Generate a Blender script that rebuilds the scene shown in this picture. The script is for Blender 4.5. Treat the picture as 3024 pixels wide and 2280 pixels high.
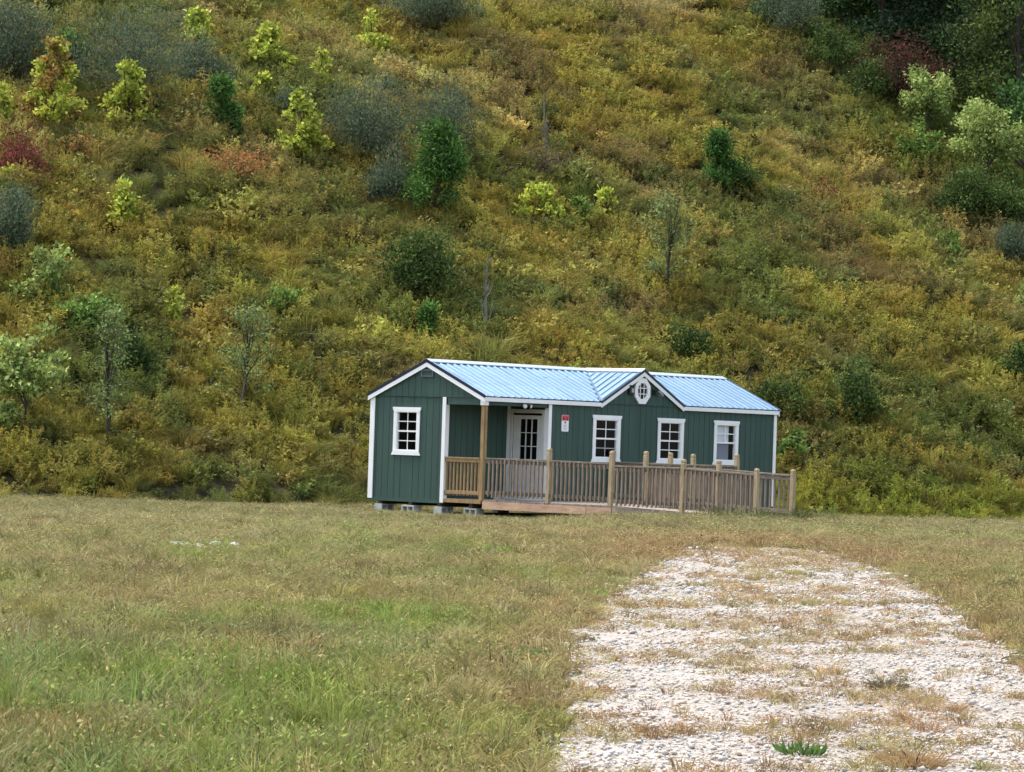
import bpy, math, random
import numpy as np
from mathutils import Vector, Matrix
R = math.radians
scene = bpy.context.scene
for o in list(bpy.data.objects): bpy.data.objects.remove(o)
COL = scene.collection
rng = np.random.default_rng(11)
random.seed(5)

# ------------------------------------------------------------------ camera
CZ = 1.684
cam_d = bpy.data.cameras.new('camera'); cam = bpy.data.objects.new('camera', cam_d); COL.objects.link(cam)
cam_d.sensor_width = 36.0; cam_d.lens = 36.0 * 9615.0 / 3024.0
cam_d.clip_start = 0.5; cam_d.clip_end = 3000
PITCH, ROLL = 0.0179, 0.0335
cam.matrix_world = (Matrix.Translation((0, 0, CZ)) @ Matrix.Rotation(math.pi / 2 + PITCH, 4, 'X')
                    @ Matrix.Rotation(ROLL, 4, 'Z'))
scene.camera = cam
scene.render.resolution_x = 1024; scene.render.resolution_y = 772

# ------------------------------------------------------------------ light: thin bright overcast
to_sun = Vector((-0.42, 0.26, 0.87)).normalized()
world = bpy.data.worlds.new('World'); scene.world = world; world.use_nodes = True
wn = world.node_tree.nodes; wl = world.node_tree.links
sky = wn.new('ShaderNodeTexSky'); sky.sky_type = 'NISHITA'; sky.sun_disc = False
sky.sun_elevation = math.asin(to_sun.z); sky.sun_rotation = math.atan2(to_sun.x, to_sun.y) % (2 * math.pi)
sky.air_density = 1.0; sky.dust_density = 2.5; sky.ozone_density = 1.0
hsv = wn.new('ShaderNodeHueSaturation'); hsv.inputs['Saturation'].default_value = 0.58
wl.new(sky.outputs[0], hsv.inputs['Color'])
wl.new(hsv.outputs[0], wn['Background'].inputs['Color'])
wn['Background'].inputs['Strength'].default_value = 0.15
sun_d = bpy.data.lights.new('sun', 'SUN'); sun = bpy.data.objects.new('sun', sun_d); COL.objects.link(sun)
sun_d.energy = 1.5; sun_d.angle = R(12); sun_d.color = (1.0, 0.95, 0.86)
sun.location = (-30, 40, 60)
sun.rotation_euler = to_sun.to_track_quat('Z', 'Y').to_euler()
scene.view_settings.view_transform = 'Standard'; scene.view_settings.look = 'None'
scene.view_settings.gamma = 1.0; scene.view_settings.exposure = 1.5
scene.render.engine = 'CYCLES'
scene.cycles.max_bounces = 8; scene.cycles.diffuse_bounces = 3; scene.cycles.glossy_bounces = 3; scene.cycles.transparent_max_bounces = 12

# ------------------------------------------------------------------ helpers
def tag(o, label=None, cat=None, group=None, kind=None):
    if label: o['label'] = label
    if cat: o['category'] = cat
    if group: o['group'] = group
    if kind: o['kind'] = kind
    return o

def empty(name, loc=(0, 0, 0), rz=0.0, parent=None):
    o = bpy.data.objects.new(name, None); COL.objects.link(o)
    o.location = loc; o.rotation_euler = (0, 0, rz); o.empty_display_size = 0.3
    if parent: o.parent = parent
    return o

def link(name, me, mat, parent=None):
    o = bpy.data.objects.new(name, me); COL.objects.link(o)
    if mat is not None and len(me.materials) == 0: me.materials.append(mat)
    if parent: o.parent = parent
    return o

class MB:
    """collects simple shapes, then links them as one mesh object"""
    def __init__(s): s.v = []; s.f = []
    def quad(s, *p):
        n = len(s.v); s.v += [tuple(q) for q in p]; s.f.append(tuple(range(n, n + len(p)))); return s
    def box(s, a, b):
        (x0, y0, z0), (x1, y1, z1) = a, b
        x0, x1 = sorted((x0, x1)); y0, y1 = sorted((y0, y1)); z0, z1 = sorted((z0, z1))
        n = len(s.v)
        s.v += [(x0, y0, z0), (x1, y0, z0), (x1, y1, z0), (x0, y1, z0), (x0, y0, z1), (x1, y0, z1), (x1, y1, z1), (x0, y1, z1)]
        for q in ((0, 3, 2, 1), (4, 5, 6, 7), (0, 1, 5, 4), (1, 2, 6, 5), (2, 3, 7, 6), (3, 0, 4, 7)):
            s.f.append(tuple(n + i for i in q))
        return s
    def bar(s, a, b, w, h, up=(0, 0, 1)):
        a = Vector(a); b = Vector(b); d = (b - a).normalized(); up = Vector(up)
        r = d.cross(up).normalized() * (w / 2); u = r.normalized().cross(d) * (h / 2)
        n = len(s.v)
        for e in (a, b):
            for sx, sy in ((-1, -1), (1, -1), (1, 1), (-1, 1)): s.v.append(tuple(e + r * sx + u * sy))
        for q in ((0, 1, 2, 3), (7, 6, 5, 4), (0, 4, 5, 1), (1, 5, 6, 2), (2, 6, 7, 3), (3, 7, 4, 0)):
            s.f.append(tuple(n + i for i in q))
        return s
    def prism(s, pts, off):
        """pts: planar polygon, extruded by vector off"""
        n = len(s.v); k = len(pts); off = Vector(off)
        s.v += [tuple(p) for p in pts] + [tuple(Vector(p) + off) for p in pts]
        s.f.append(tuple(range(n, n + k))); s.f.append(tuple(range(n + 2 * k - 1, n + k - 1, -1)))
        for i in range(k):
            j = (i + 1) % k; s.f.append((n + j, n + i, n + k + i, n + k + j))
        return s
    def tube(s, pts, rads, k=6):
        rings = []
        for i, (p, r) in enumerate(zip(pts, rads)):
            p = Vector(p); a = Vector(pts[max(i - 1, 0)]); b = Vector(pts[min(i + 1, len(pts) - 1)])
            d = (b - a).normalized(); t = d.cross(Vector((0.31, 0.87, 0.2))).normalized(); u = d.cross(t)
            n = len(s.v); rings.append(n)
            for j in range(k):
                an = 2 * math.pi * j / k; s.v.append(tuple(p + (t * math.cos(an) + u * math.sin(an)) * r))
        for a, b in zip(rings, rings[1:]):
            for j in range(k): s.f.append((a + j, a + (j + 1) % k, b + (j + 1) % k, b + j))
        s.f.append(tuple(rings[0] + j for j in range(k))[::-1]); s.f.append(tuple(rings[-1] + j for j in range(k)))
        return s
    def mesh(s, name):
        me = bpy.data.meshes.new(name); me.from_pydata(s.v, [], s.f); me.validate()
        import bmesh
        bm = bmesh.new(); bm.from_mesh(me); bmesh.ops.recalc_face_normals(bm, faces=bm.faces); bm.to_mesh(me); bm.free()
        return me
    def build(s, name, mat, parent=None, bevel=0.0):
        o = link(name, s.mesh(name), mat, parent)
        if bevel:
            m = o.modifiers.new('bevel', 'BEVEL'); m.width = bevel; m.segments = 2; m.limit_method = 'ANGLE'
        return o

def np_mesh(name, V, F, col=None):
    me = bpy.data.meshes.new(name)
    V = np.asarray(V, np.float32); F = np.asarray(F, np.int32); k = F.shape[1]
    me.vertices.add(len(V)); me.vertices.foreach_set('co', V.ravel())
    me.loops.add(F.size); me.loops.foreach_set('vertex_index', F.ravel())
    me.polygons.add(len(F)); me.polygons.foreach_set('loop_start', np.arange(0, F.size, k, dtype=np.int32))
    me.update(calc_edges=True)
    if col is not None:
        a = me.color_attributes.new('Col', 'FLOAT_COLOR', 'POINT')
        c = np.ones((len(V), 4), np.float32); c[:, :3] = col; a.data.foreach_set('color', c.ravel())
    return me

# ---- value noise on arrays
_tab = rng.random((64, 64))
def vnoise(x, y, s=1.0, o=0.0):
    x = np.asarray(x) / s + o * 7.31 + 100; y = np.asarray(y) / s + o * 3.77 + 100
    i = np.floor(x).astype(int); j = np.floor(y).astype(int); u = x - i; v = y - j
    u = u * u * (3 - 2 * u); v = v * v * (3 - 2 * v)
    g = lambda a, b: _tab[a % 64, b % 64]
    return (g(i, j) * (1 - u) + g(i + 1, j) * u) * (1 - v) + (g(i, j + 1) * (1 - u) + g(i + 1, j + 1) * u) * v
def fbm(x, y, s, o=0.0): return (vnoise(x, y, s, o) * .55 + vnoise(x, y, s * .45, o + 3) * .3 + vnoise(x, y, s * .2, o + 5) * .15)
def sstep(a, b, x):
    t = np.clip((np.asarray(x, float) - a) / (b - a), 0, 1); return t * t * (3 - 2 * t)

# ------------------------------------------------------------------ materials
def mat(name, base, rough=0.8, metallic=0.0, var=0.0, scale=6.0, bump=0.0, bscale=40.0, stretch=(1, 1, 1), var2=None, spec=0.3):
    m = bpy.data.materials.new(name); m.use_nodes = True
    N = m.node_tree.nodes; L = m.node_tree.links; p = N['Principled BSDF']
    p.inputs['Roughness'].default_value = rough; p.inputs['Metallic'].default_value = metallic
    p.inputs['Specular IOR Level'].default_value = spec
    p.inputs['Base Color'].default_value = (*base, 1)
    if var or var2:
        tc = N.new('ShaderNodeTexCoord'); mp = N.new('ShaderNodeMapping'); mp.inputs['Scale'].default_value = stretch
        no = N.new('ShaderNodeTexNoise'); no.inputs['Scale'].default_value = scale; no.inputs['Detail'].default_value = 5
        no.inputs['Roughness'].default_value = 0.65
        oi = N.new('ShaderNodeObjectInfo')
        ad = N.new('ShaderNodeVectorMath'); ad.operation = 'ADD'
        mul = N.new('ShaderNodeVectorMath'); mul.operation = 'SCALE'; mul.inputs[0].default_value = (37, 91, 53)
        L.new(oi.outputs['Random'], mul.inputs['Scale'])
        L.new(tc.outputs['Object'], mp.inputs['Vector']); L.new(mp.outputs[0], ad.inputs[0]); L.new(mul.outputs[0], ad.inputs[1])
        L.new(ad.outputs[0], no.inputs['Vector'])
        cr = N.new('ShaderNodeValToRGB')
        lo = tuple(c * (1 - var) for c in base); hi = var2 or tuple(min(c * (1 + var), 1) for c in base)
        cr.color_ramp.elements[0].position = 0.3; cr.color_ramp.elements[1].position = 0.7
        cr.color_ramp.elements[0].color = (*lo, 1); cr.color_ramp.elements[1].color = (*hi, 1)
        L.new(no.outputs['Fac'], cr.inputs['Fac']); L.new(cr.outputs[0], p.inputs['Base Color'])
        if bump:
            n2 = N.new('ShaderNodeTexNoise'); n2.inputs['Scale'].default_value = bscale; n2.inputs['Detail'].default_value = 4
            L.new(ad.outputs[0], n2.inputs['Vector'])
            b = N.new('ShaderNodeBump'); b.inputs['Strength'].default_value = bump; b.inputs['Distance'].default_value = 0.02
            L.new(n2.outputs['Fac'], b.inputs['Height']); L.new(b.outputs[0], p.inputs['Normal'])
    return m

def leaf_mat(name, trans=0.3, instanced=True, rough=0.6):
    """leaf colour = own vertex colour (x the plant's tint when it is a scattered one); light also passes through"""
    m = bpy.data.materials.new(name); m.use_nodes = True
    N = m.node_tree.nodes; L = m.node_tree.links; p = N['Principled BSDF']; out = N['Material Output']
    a = N.new('ShaderNodeAttribute'); a.attribute_name = 'Col'; c = a.outputs['Color']
    if instanced:
        b = N.new('ShaderNodeAttribute'); b.attribute_type = 'INSTANCER'; b.attribute_name = 'tint'
        mx = N.new('ShaderNodeMix'); mx.data_type = 'RGBA'; mx.blend_type = 'MULTIPLY'; mx.inputs['Factor'].default_value = 1
        L.new(c, mx.inputs['A']); L.new(b.outputs['Color'], mx.inputs['B']); c = mx.outputs['Result']
    L.new(c, p.inputs['Base Color']); p.inputs['Roughness'].default_value = rough; p.inputs['Specular IOR Level'].default_value = 0.06
    t = N.new('ShaderNodeBsdfTranslucent'); L.new(c, t.inputs['Color'])
    ms = N.new('ShaderNodeMixShader'); ms.inputs[0].default_value = trans
    L.new(p.outputs[0], ms.inputs[1]); L.new(t.outputs[0], ms.inputs[2]); L.new(ms.outputs[0], out.inputs['Surface'])
    return m

M = {}
M['siding'] = mat('green_siding', (0.044, 0.082, 0.066), 0.8, var=0.16, scale=1.3, bump=0.15, bscale=60, stretch=(3, 3, .35))
M['white'] = mat('white_paint', (0.80, 0.81, 0.80), 0.55, var=0.05, scale=3)
M['door_white'] = mat('door_paint', (0.62, 0.62, 0.58), 0.5, var=0.08, scale=3)
M['roof'] = mat('galvalume', (0.185, 0.285, 0.385), 0.30, metallic=0.9, var=0.07, scale=1.2, stretch=(1, 1, 1))
M['ridge'] = mat('ridge_lit_metal', (0.50, 0.57, 0.62), 0.4, metallic=0.6, var=0.05, scale=2)  # brighter light on the flatter ridge cap, put into a paler metal colour
M['dark_reflect_trim'] = mat('trim_dark_reflection', (0.018, 0.024, 0.045), 0.4, metallic=0.2, var=0.1, scale=4)  # reflection of the dark surroundings put into the rake trim colour
M['porch_wood'] = mat('treated_wood', (0.30, 0.20, 0.095), 0.8, var=0.3, scale=3, bump=.3, stretch=(4, 4, 1))
M['grey_wood'] = mat('weathered_wood', (0.225, 0.175, 0.13), 0.9, var=0.38, scale=4, bump=.4, stretch=(6, 6, 1))
M['rail_wood'] = mat('weathered_rail', (0.20, 0.165, 0.125), 0.9, var=0.4, scale=5, bump=.4, stretch=(1, 1, 6))
M['post_wood'] = mat('weathered_post', (0.36, 0.28, 0.17), 0.9, var=0.32, scale=4, bump=.4, stretch=(5, 5, 1))
M['plank'] = mat('deck_plank', (0.30, 0.245, 0.20), 0.9, var=0.35, scale=3, bump=.3, stretch=(1, 6, 6))
M['rim'] = mat('rim_board', (0.46, 0.30, 0.20), 0.9, var=0.3, scale=2.5, bump=.3, stretch=(1, 1, 5))
M['black'] = mat('black_plastic', (0.012, 0.012, 0.014), 0.4, var=0.1)
M['lamp_grey'] = mat('lamp_grey', (0.35, 0.37, 0.37), 0.4, var=0.1)
M['vent'] = mat('vent_grey', (0.10, 0.14, 0.135), 0.6, var=0.1)
M['concrete'] = mat('concrete', (0.40, 0.42, 0.40), 0.95, var=0.2, scale=9, bump=.5)
M['skid'] = mat('skid_wood', (0.07, 0.05, 0.035), 0.95, var=0.3, scale=4)
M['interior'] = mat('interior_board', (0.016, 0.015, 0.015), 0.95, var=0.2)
M['blind'] = mat('blind_white', (0.82, 0.84, 0.86), 0.8, var=0.06, scale=5)
M['screen'] = mat('insect_screen', (0.24, 0.24, 0.29), 0.9, var=0.08, scale=30)
M['sign_white'] = mat('sign_white', (0.75, 0.76, 0.76), 0.5, var=0.03)
M['sign_red'] = mat('sign_red', (0.60, 0.06, 0.07), 0.5, var=0.05)
M['sign_ink'] = mat('sign_ink', (0.04, 0.03, 0.03), 0.5, var=0.05)
M['sign_grey'] = mat('sign_grey', (0.38, 0.38, 0.40), 0.5, var=0.05)
M['stone'] = mat('white_stone', (0.40, 0.39, 0.36), 0.9, var=0.2, scale=8, bump=.4)
M['gravel'] = leaf_mat('gravel_stone', 0.0, True, 0.9)
M['leaf'] = leaf_mat('scattered_leaf', 0.3, True)
M['crown'] = leaf_mat('crown_leaf', 0.32, False)
M['bark'] = mat('bark', (0.055, 0.045, 0.035), 0.95, var=0.35, scale=6, bump=.5)
M['deadwood'] = mat('dead_wood', (0.16, 0.14, 0.12), 0.95, var=0.3, scale=6)
def glass():
    m = bpy.data.materials.new('window_glass'); m.use_nodes = True
    N = m.node_tree.nodes; L = m.node_tree.links; out = N['Material Output']; N.remove(N['Principled BSDF'])
    t = N.new('ShaderNodeBsdfTransparent'); t.inputs[0].default_value = (.94, .95, .96, 1)
    g = N.new('ShaderNodeBsdfGlossy'); g.inputs['Roughness'].default_value = 0.03
    nz = N.new('ShaderNodeTexNoise'); nz.inputs['Scale'].default_value = 3.0
    b = N.new('ShaderNodeBump'); b.inputs['Strength'].default_value = 0.02; L.new(nz.outputs[0], b.inputs['Height']); L.new(b.outputs[0], g.inputs['Normal'])
    f = N.new('ShaderNodeFresnel'); f.inputs['IOR'].default_value = 1.35
    ge = N.new('ShaderNodeNewGeometry'); fr = N.new('ShaderNodeMath'); fr.operation = 'SUBTRACT'; fr.inputs[0].default_value = 1.0; L.new(ge.outputs['Backfacing'], fr.inputs[1])
    fm = N.new('ShaderNodeMath'); fm.operation = 'MULTIPLY'; L.new(f.outputs[0], fm.inputs[0]); L.new(fr.outputs[0], fm.inputs[1]); f = fm
    ms = N.new('ShaderNodeMixShader'); L.new(f.outputs[0], ms.inputs[0]); L.new(t.outputs[0], ms.inputs[1]); L.new(g.outputs[0], ms.inputs[2])
    L.new(ms.outputs[0], out.inputs['Surface']); return m
M['glass'] = glass()

# ------------------------------------------------------------------ terrain
def ground_z(x, y):
    k = sstep(-1.5, 3.5, x); a = 50 + 18 * k; b = 64 + 13 * k
    t = np.clip((np.asarray(y, float) - a) / (b - a), 0, 1); return 0.26 * (1 - t * t * (3 - 2 * t))
def hill_z(x, y):
    x = np.asarray(x, float); y = np.asarray(y, float)
    s = ((y - 77) - .52 * (x + 11.85)) / 1.127
    sc = 31 + .5 * np.clip(x - 2, 0, 40)            # the crest lies a little above the upper edge of the view
    z = np.where(s < sc, .55 * s, .55 * sc + (1 - np.exp(-(np.maximum(s, sc) - sc) / 7)) * .55 * 7)
    k = np.clip(s / 4, 0, 1)
    z = z + (.35 * np.sin(x * .31 + 1.3) * np.sin(y * .23 + .4) + .22 * np.sin(x * .73 + y * .41)) * k
    return np.where(s < 0, s * .3, z)
def hill_s(x, y): return ((np.asarray(y) - 77) - .52 * (np.asarray(x) + 11.85)) / 1.127

def grid(name, xs, ys, zf, m):
    X, Y = np.meshgrid(xs, ys); Z = zf(X, Y); nx, ny = len(xs), len(ys)
    i = np.arange((nx - 1) * (ny - 1)); a = (i // (nx - 1)) * nx + i % (nx - 1)
    o = link(name, np_mesh(name, np.stack([X.ravel(), Y.ravel(), Z.ravel()], 1), np.stack([a, a + 1, a + nx + 1, a + nx], 1)), m)
    return o

def soil_mat(name, c0, c1, c2, s1, s2, bump=.6):
    m = bpy.data.materials.new(name); m.use_nodes = True
    N = m.node_tree.nodes; L = m.node_tree.links; p = N['Principled BSDF']; p.inputs['Roughness'].default_value = .95
    p.inputs['Specular IOR Level'].default_value = .15
    tc = N.new('ShaderNodeTexCoord')
    a = N.new('ShaderNodeTexNoise'); a.inputs['Scale'].default_value = s1; a.inputs['Detail'].default_value = 6
    b = N.new('ShaderNodeTexNoise'); b.inputs['Scale'].default_value = s2; b.inputs['Detail'].default_value = 5
    for q in (a, b): L.new(tc.outputs['Object'], q.inputs['Vector'])
    r = N.new('ShaderNodeValToRGB'); r.color_ramp.elements[0].position = .35; r.color_ramp.elements[1].position = .65
    r.color_ramp.elements[0].color = (*c0, 1); r.color_ramp.elements[1].color = (*c1, 1); L.new(a.outputs[0], r.inputs[0])
    r2 = N.new('ShaderNodeValToRGB'); r2.color_ramp.elements[0].position = .45; r2.color_ramp.elements[1].position = .62; L.new(b.outputs[0], r2.inputs[0])
    mx = N.new('ShaderNodeMix'); mx.data_type = 'RGBA'; L.new(r2.outputs[0], mx.inputs['Factor'])
    L.new(r.outputs[0], mx.inputs['A']); mx.inputs['B'].default_value = (*c2, 1); L.new(mx.outputs['Result'], p.inputs['Base Color'])
    bp = N.new('ShaderNodeBump'); bp.inputs['Strength'].default_value = bump; bp.inputs['Distance'].default_value = .03
    L.new(b.outputs[0], bp.inputs['Height']); L.new(bp.outputs[0], p.inputs['Normal'])
    return m
M['field'] = soil_mat('field_soil', (.075, .066, .027), (.12, .10, .044), (.055, .05, .02), .35, 9)
M['hillsoil'] = soil_mat('hill_soil', (.035, .034, .014), (.06, .05, .02), (.022, .02, .01), .3, 3)
M['road'] = soil_mat('gravel_road', (.35, .315, .275), (.45, .415, .375), (.20, .16, .12), .9, 22, .8)

ys = np.concatenate([[-500, -200, -60], np.arange(-20, 48, 2), np.arange(48, 79, .5), [82, 90, 110, 160, 400]])
xs = np.concatenate([[-600, -200, -80], np.arange(-40, -4, 4), np.arange(-4, 8.1, .5), np.arange(10, 41, 4), [80, 200, 600]])
tag(grid('ground', xs, ys, ground_z, M['field']), kind='structure')
tag(grid('hill', np.arange(-75, 96, 1.0), np.arange(62, 190, 1.0), lambda x, y: hill_z(x, y) - .02, M['hillsoil']), kind='structure')

# gravel track: left and right edge run away from the camera and bend to the shed
def road_left(y): return np.interp(y, [2, 14, 19, 23.6, 27.5, 33.7, 45.5, 49], [-.15, .23, .35, .5, .77, 1.18, 2.45, 3.1])
def road_right(y): return np.interp(y, [2, 14, 22, 25.4, 31, 40, 46, 49], [3.0, 3.3, 3.55, 3.86, 4.3, 4.75, 4.7, 4.2])
ry = np.arange(2, 49.01, .2); cols = 26
V = []
for y in ry:
    l = road_left(y) + .16 * (vnoise(y, 0, .5, 1) - .5) * 2 + .1 * (vnoise(y, 0, .2, 2) - .5) * 2
    r = road_right(y) + .16 * (vnoise(y, 9, .5, 4) - .5) * 2
    for k in range(cols + 1): V.append((l + (r - l) * k / cols, y, 0.26 + .006))
n = cols + 1; F = []
for j in range(len(ry) - 1):
    for k in range(cols): F.append((j * n + k, j * n + k + 1, (j + 1) * n + k + 1, (j + 1) * n + k))
tag(link('gravel_track', np_mesh('gravel_track', V, F), M['road']), kind='structure')

# ================================================================== SHED (local x = along the long wall, y = depth, z up from wall base)
TH, ZB = 0.8236, 0.33
XC, YC = -0.611, 74.527
L_, W_, HE, HP = 10.754, 3.66, 2.436, 3.2385
DC, DW = 5.513, 1.523            # dormer centre and half width
PS, PL = 1.30, 2.20              # corner porch depth and length
KM = (HP - HE) / (W_ / 2 + .06); KD = (HP - HE) / DW
shed = tag(empty('shed', (XC, YC, ZB), TH), 'long dark green shed with white trim, metal roof and corner porch', 'shed')

def wall_sheet(name, a0, a1, mp, ztop, holes=(), zbot=0.0, grooves=True):
    """one siding sheet from a0 to a1 with sawn vertical grooves; mp(a, depth, z) gives local coordinates"""
    G, GW, GD = .2032, .012, .009
    br = {a0, a1}
    for h in holes:
        for q in h[:2]:
            if a0 < q < a1: br.add(q)
    prof = []
    if grooves:
        k = math.ceil((a0 + .01) / G)
        while k * G < a1 - .02:
            br.add(k * G); br.add(k * G + GW); k += 1
    br = sorted(br); b = MB()
    ing = lambda a: grooves and (a % G) < GW
    prev = None
    for p, q in zip(br, br[1:]):
        if q - p < 1e-6: continue
        mid = (p + q) / 2; d = GD if ing(mid) else 0.0
        zt = lambda a: ztop(a)
        cuts = sorted([(h[2], h[3]) for h in holes if h[0] < mid < h[1]])
        z = zbot
        segs = []
        for c0, c1 in cuts:
            if c0 > z: segs.append((z, z, c0, c0))
            z = c1
        segs.append((z, z, zt(p), zt(q)))
        for s0, s1, e0, e1 in segs:
            b.quad(mp(p, d, s0), mp(q, d, s1), mp(q, d, e1), mp(p, d, e0))
        if prev is not None and prev != d:
            b.quad(mp(p, prev, zbot), mp(p, d, zbot), mp(p, d, zt(p)), mp(p, prev, zt(p))) if not any(h[0] < p < h[1] for h in holes) else None
        prev = d
    o = b.build(name, M['siding'], shed)
    return o
long_map = lambda a, d, z: (a, d, z)
gab_map = lambda a, d, z: (d, a, z)
door_map = lambda a, d, z: (PL + d, a, z)       # porch end wall, parallel to the gable
back_map = lambda a, d, z: (a, PS + d, z)       # porch back wall, parallel to the long wall

WINS = [  # (map, centre, half inner width, z0, z1, kind)
    (long_map, 4.255, .372, 1.13, 1.995, 'screened'),
    (long_map, 6.63, .365, 1.14, 1.99, 'plain'),
    (long_map, 8.775, .352, 1.147, 1.99, 'blind'),
    (gab_map, 2.465, .305, 1.148, 2.015, 'plain')]
long_holes = [(c - hw - .045, c + hw + .045, z0 - .045, z1 + .045) for m_, c, hw, z0, z1, k in WINS[:3]]
gab_hole = [(2.465 - .35, 2.465 + .35, 1.103, 2.06)]
SEAM = 2.404
top_long = lambda a: SEAM if abs(a - DC) < DW - .02 else HE - .03
a = PL
edges = [PL, 3.05, 4.27 - 1.0, 4.9, 6.12, 7.34, 8.1, 9.55, L_]
edges = [PL, 3.42, 5.3, 5.95, 7.4, 8.1, 9.6, L_]
for e0, e1 in zip(edges, edges[1:]): wall_sheet('siding_panel', e0, e1, long_map, lambda a: SEAM, long_holes)
# dormer gable above the horizontal seam, sheets left and right of the octagon window
OC = (5.495, 2.742); ORX, ORZ = .20, .215
dz = lambda a: HP - KD * abs(a - DC) - .02
doct = [(OC[0] - .2, OC[0] + .2, OC[1] - .2, OC[1] + .2)]
for e0, e1 in ((DC - DW + .06, DC), (DC, DC + DW - .06)):
    wall_sheet('gable_siding_panel', e0, e1, lambda a, d, z: (a, d - .012, z), dz, doct, SEAM + .004)
# narrow strip under the eaves beside the dormer
for e0, e1 in ((PL, DC - DW), (DC + DW, L_)):
    MB().box((e0, .002, SEAM + .004), (e1, .03, HE - .03)).build('eave_strip', M['siding'], shed)
MB().box((DC - DW + .1, -.026, SEAM - .008), (DC + DW - .1, -.002, SEAM + .008)).build('seam_flashing', M['siding'], shed)
# gable end wall
for e0, e1 in ((PS, 2.44), (2.44, W_)): wall_sheet('siding_panel', e0, e1, gab_map, lambda a: SEAM, gab_hole)
gz = lambda a: HP - KM * abs(a - W_ / 2) - .02
for e0, e1 in ((0, W_ / 2), (W_ / 2, W_)): wall_sheet('gable_siding_panel', e0, e1, lambda a, d, z: (d - .012, a, z), gz, (), SEAM + .004)
MB().box((-.024, .02, SEAM - .008), (-.001, W_ - .1, SEAM + .008)).build('seam_flashing', M['siding'], shed)
# porch headers
MB().box((-.008, .11, 2.232), (.05, PS - .13, SEAM + .002)).build('porch_header', M['siding'], shed)
MB().box((.11, -.004, 2.236), (PL - .06, .05, HE - .05)).build('porch_header', M['siding'], shed)
# inner porch walls
door_hole = [(.165, 1.135, 0.0, 2.09)]
wall_sheet('porch_wall', 0.02, PS, door_map, lambda a: HE - .02, door_hole)
wall_sheet('porch_wall', 0.0, PL, back_map, lambda a: HE - .02)
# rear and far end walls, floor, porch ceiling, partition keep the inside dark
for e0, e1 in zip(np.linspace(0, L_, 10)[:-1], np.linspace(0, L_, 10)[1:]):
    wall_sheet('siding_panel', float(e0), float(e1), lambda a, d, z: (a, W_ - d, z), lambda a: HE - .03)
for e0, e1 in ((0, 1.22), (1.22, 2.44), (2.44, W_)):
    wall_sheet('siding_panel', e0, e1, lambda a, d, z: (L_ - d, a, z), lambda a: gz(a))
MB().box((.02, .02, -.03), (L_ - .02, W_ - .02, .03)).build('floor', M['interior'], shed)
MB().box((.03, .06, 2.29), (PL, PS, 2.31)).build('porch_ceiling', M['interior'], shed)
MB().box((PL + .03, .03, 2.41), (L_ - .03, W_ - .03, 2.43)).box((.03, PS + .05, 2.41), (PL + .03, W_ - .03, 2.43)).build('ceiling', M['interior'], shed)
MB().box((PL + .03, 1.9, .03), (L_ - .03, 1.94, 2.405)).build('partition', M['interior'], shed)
# floor rim and skids
MB().box((-.02, PS - .1, -.07), (.01, W_, .005)).build('rim_joist', M['siding'], shed)
MB().box((PL - .02, -.004, -.07), (L_, .02, -.004)).build('rim_joist', M['siding'], shed)
for y in (.35, 1.35, 2.3, 3.3): MB().box((.01, y - .05, -.145), (L_ - .1, y + .05, -.031)).build('skid', M['skid'], shed)

# ---- white trim
def board(name, b, m='white', bevel=.004): return b.build(name, M[m], shed, bevel)
board('corner_board', MB().box((-.03, W_ - .13, -.02), (-.008, W_ + .022, HE - .08)))
board('corner_board', MB().box((-.008, W_ + .002, -.02), (.12, W_ + .022, HE - .06)))
board('corner_board', MB().box((-.03, PS - .10, -.05), (-.0085, PS + .01, SEAM - .01)))
board('porch_jamb', MB().box((-.008, PS - .10, .02), (.10, PS - .085, 2.225)))
board('corner_board', MB().box((PL - .03, -.03, -.02), (PL + .075, -.0085, HE - .11)))
board('porch_jamb', MB().box((PL - .028, -.008, .02), (PL - .012, .10, 2.228)))
board('corner_board', MB().box((PL - .03, PS - .09, .03), (PL - .01, PS - .002, 2.28)))
board('corner_board', MB().box((L_ - .09, -.03, -.0), (L_ + .022, -.0095, HE - .11)))
board('corner_board', MB().box((L_ + .001, -.0095, -.0), (L_ + .022, .10, HE - .06)))
board('corner_block', MB().box((-.034, -.034, 2.225), (.105, .105, HE - .10)))
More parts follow.
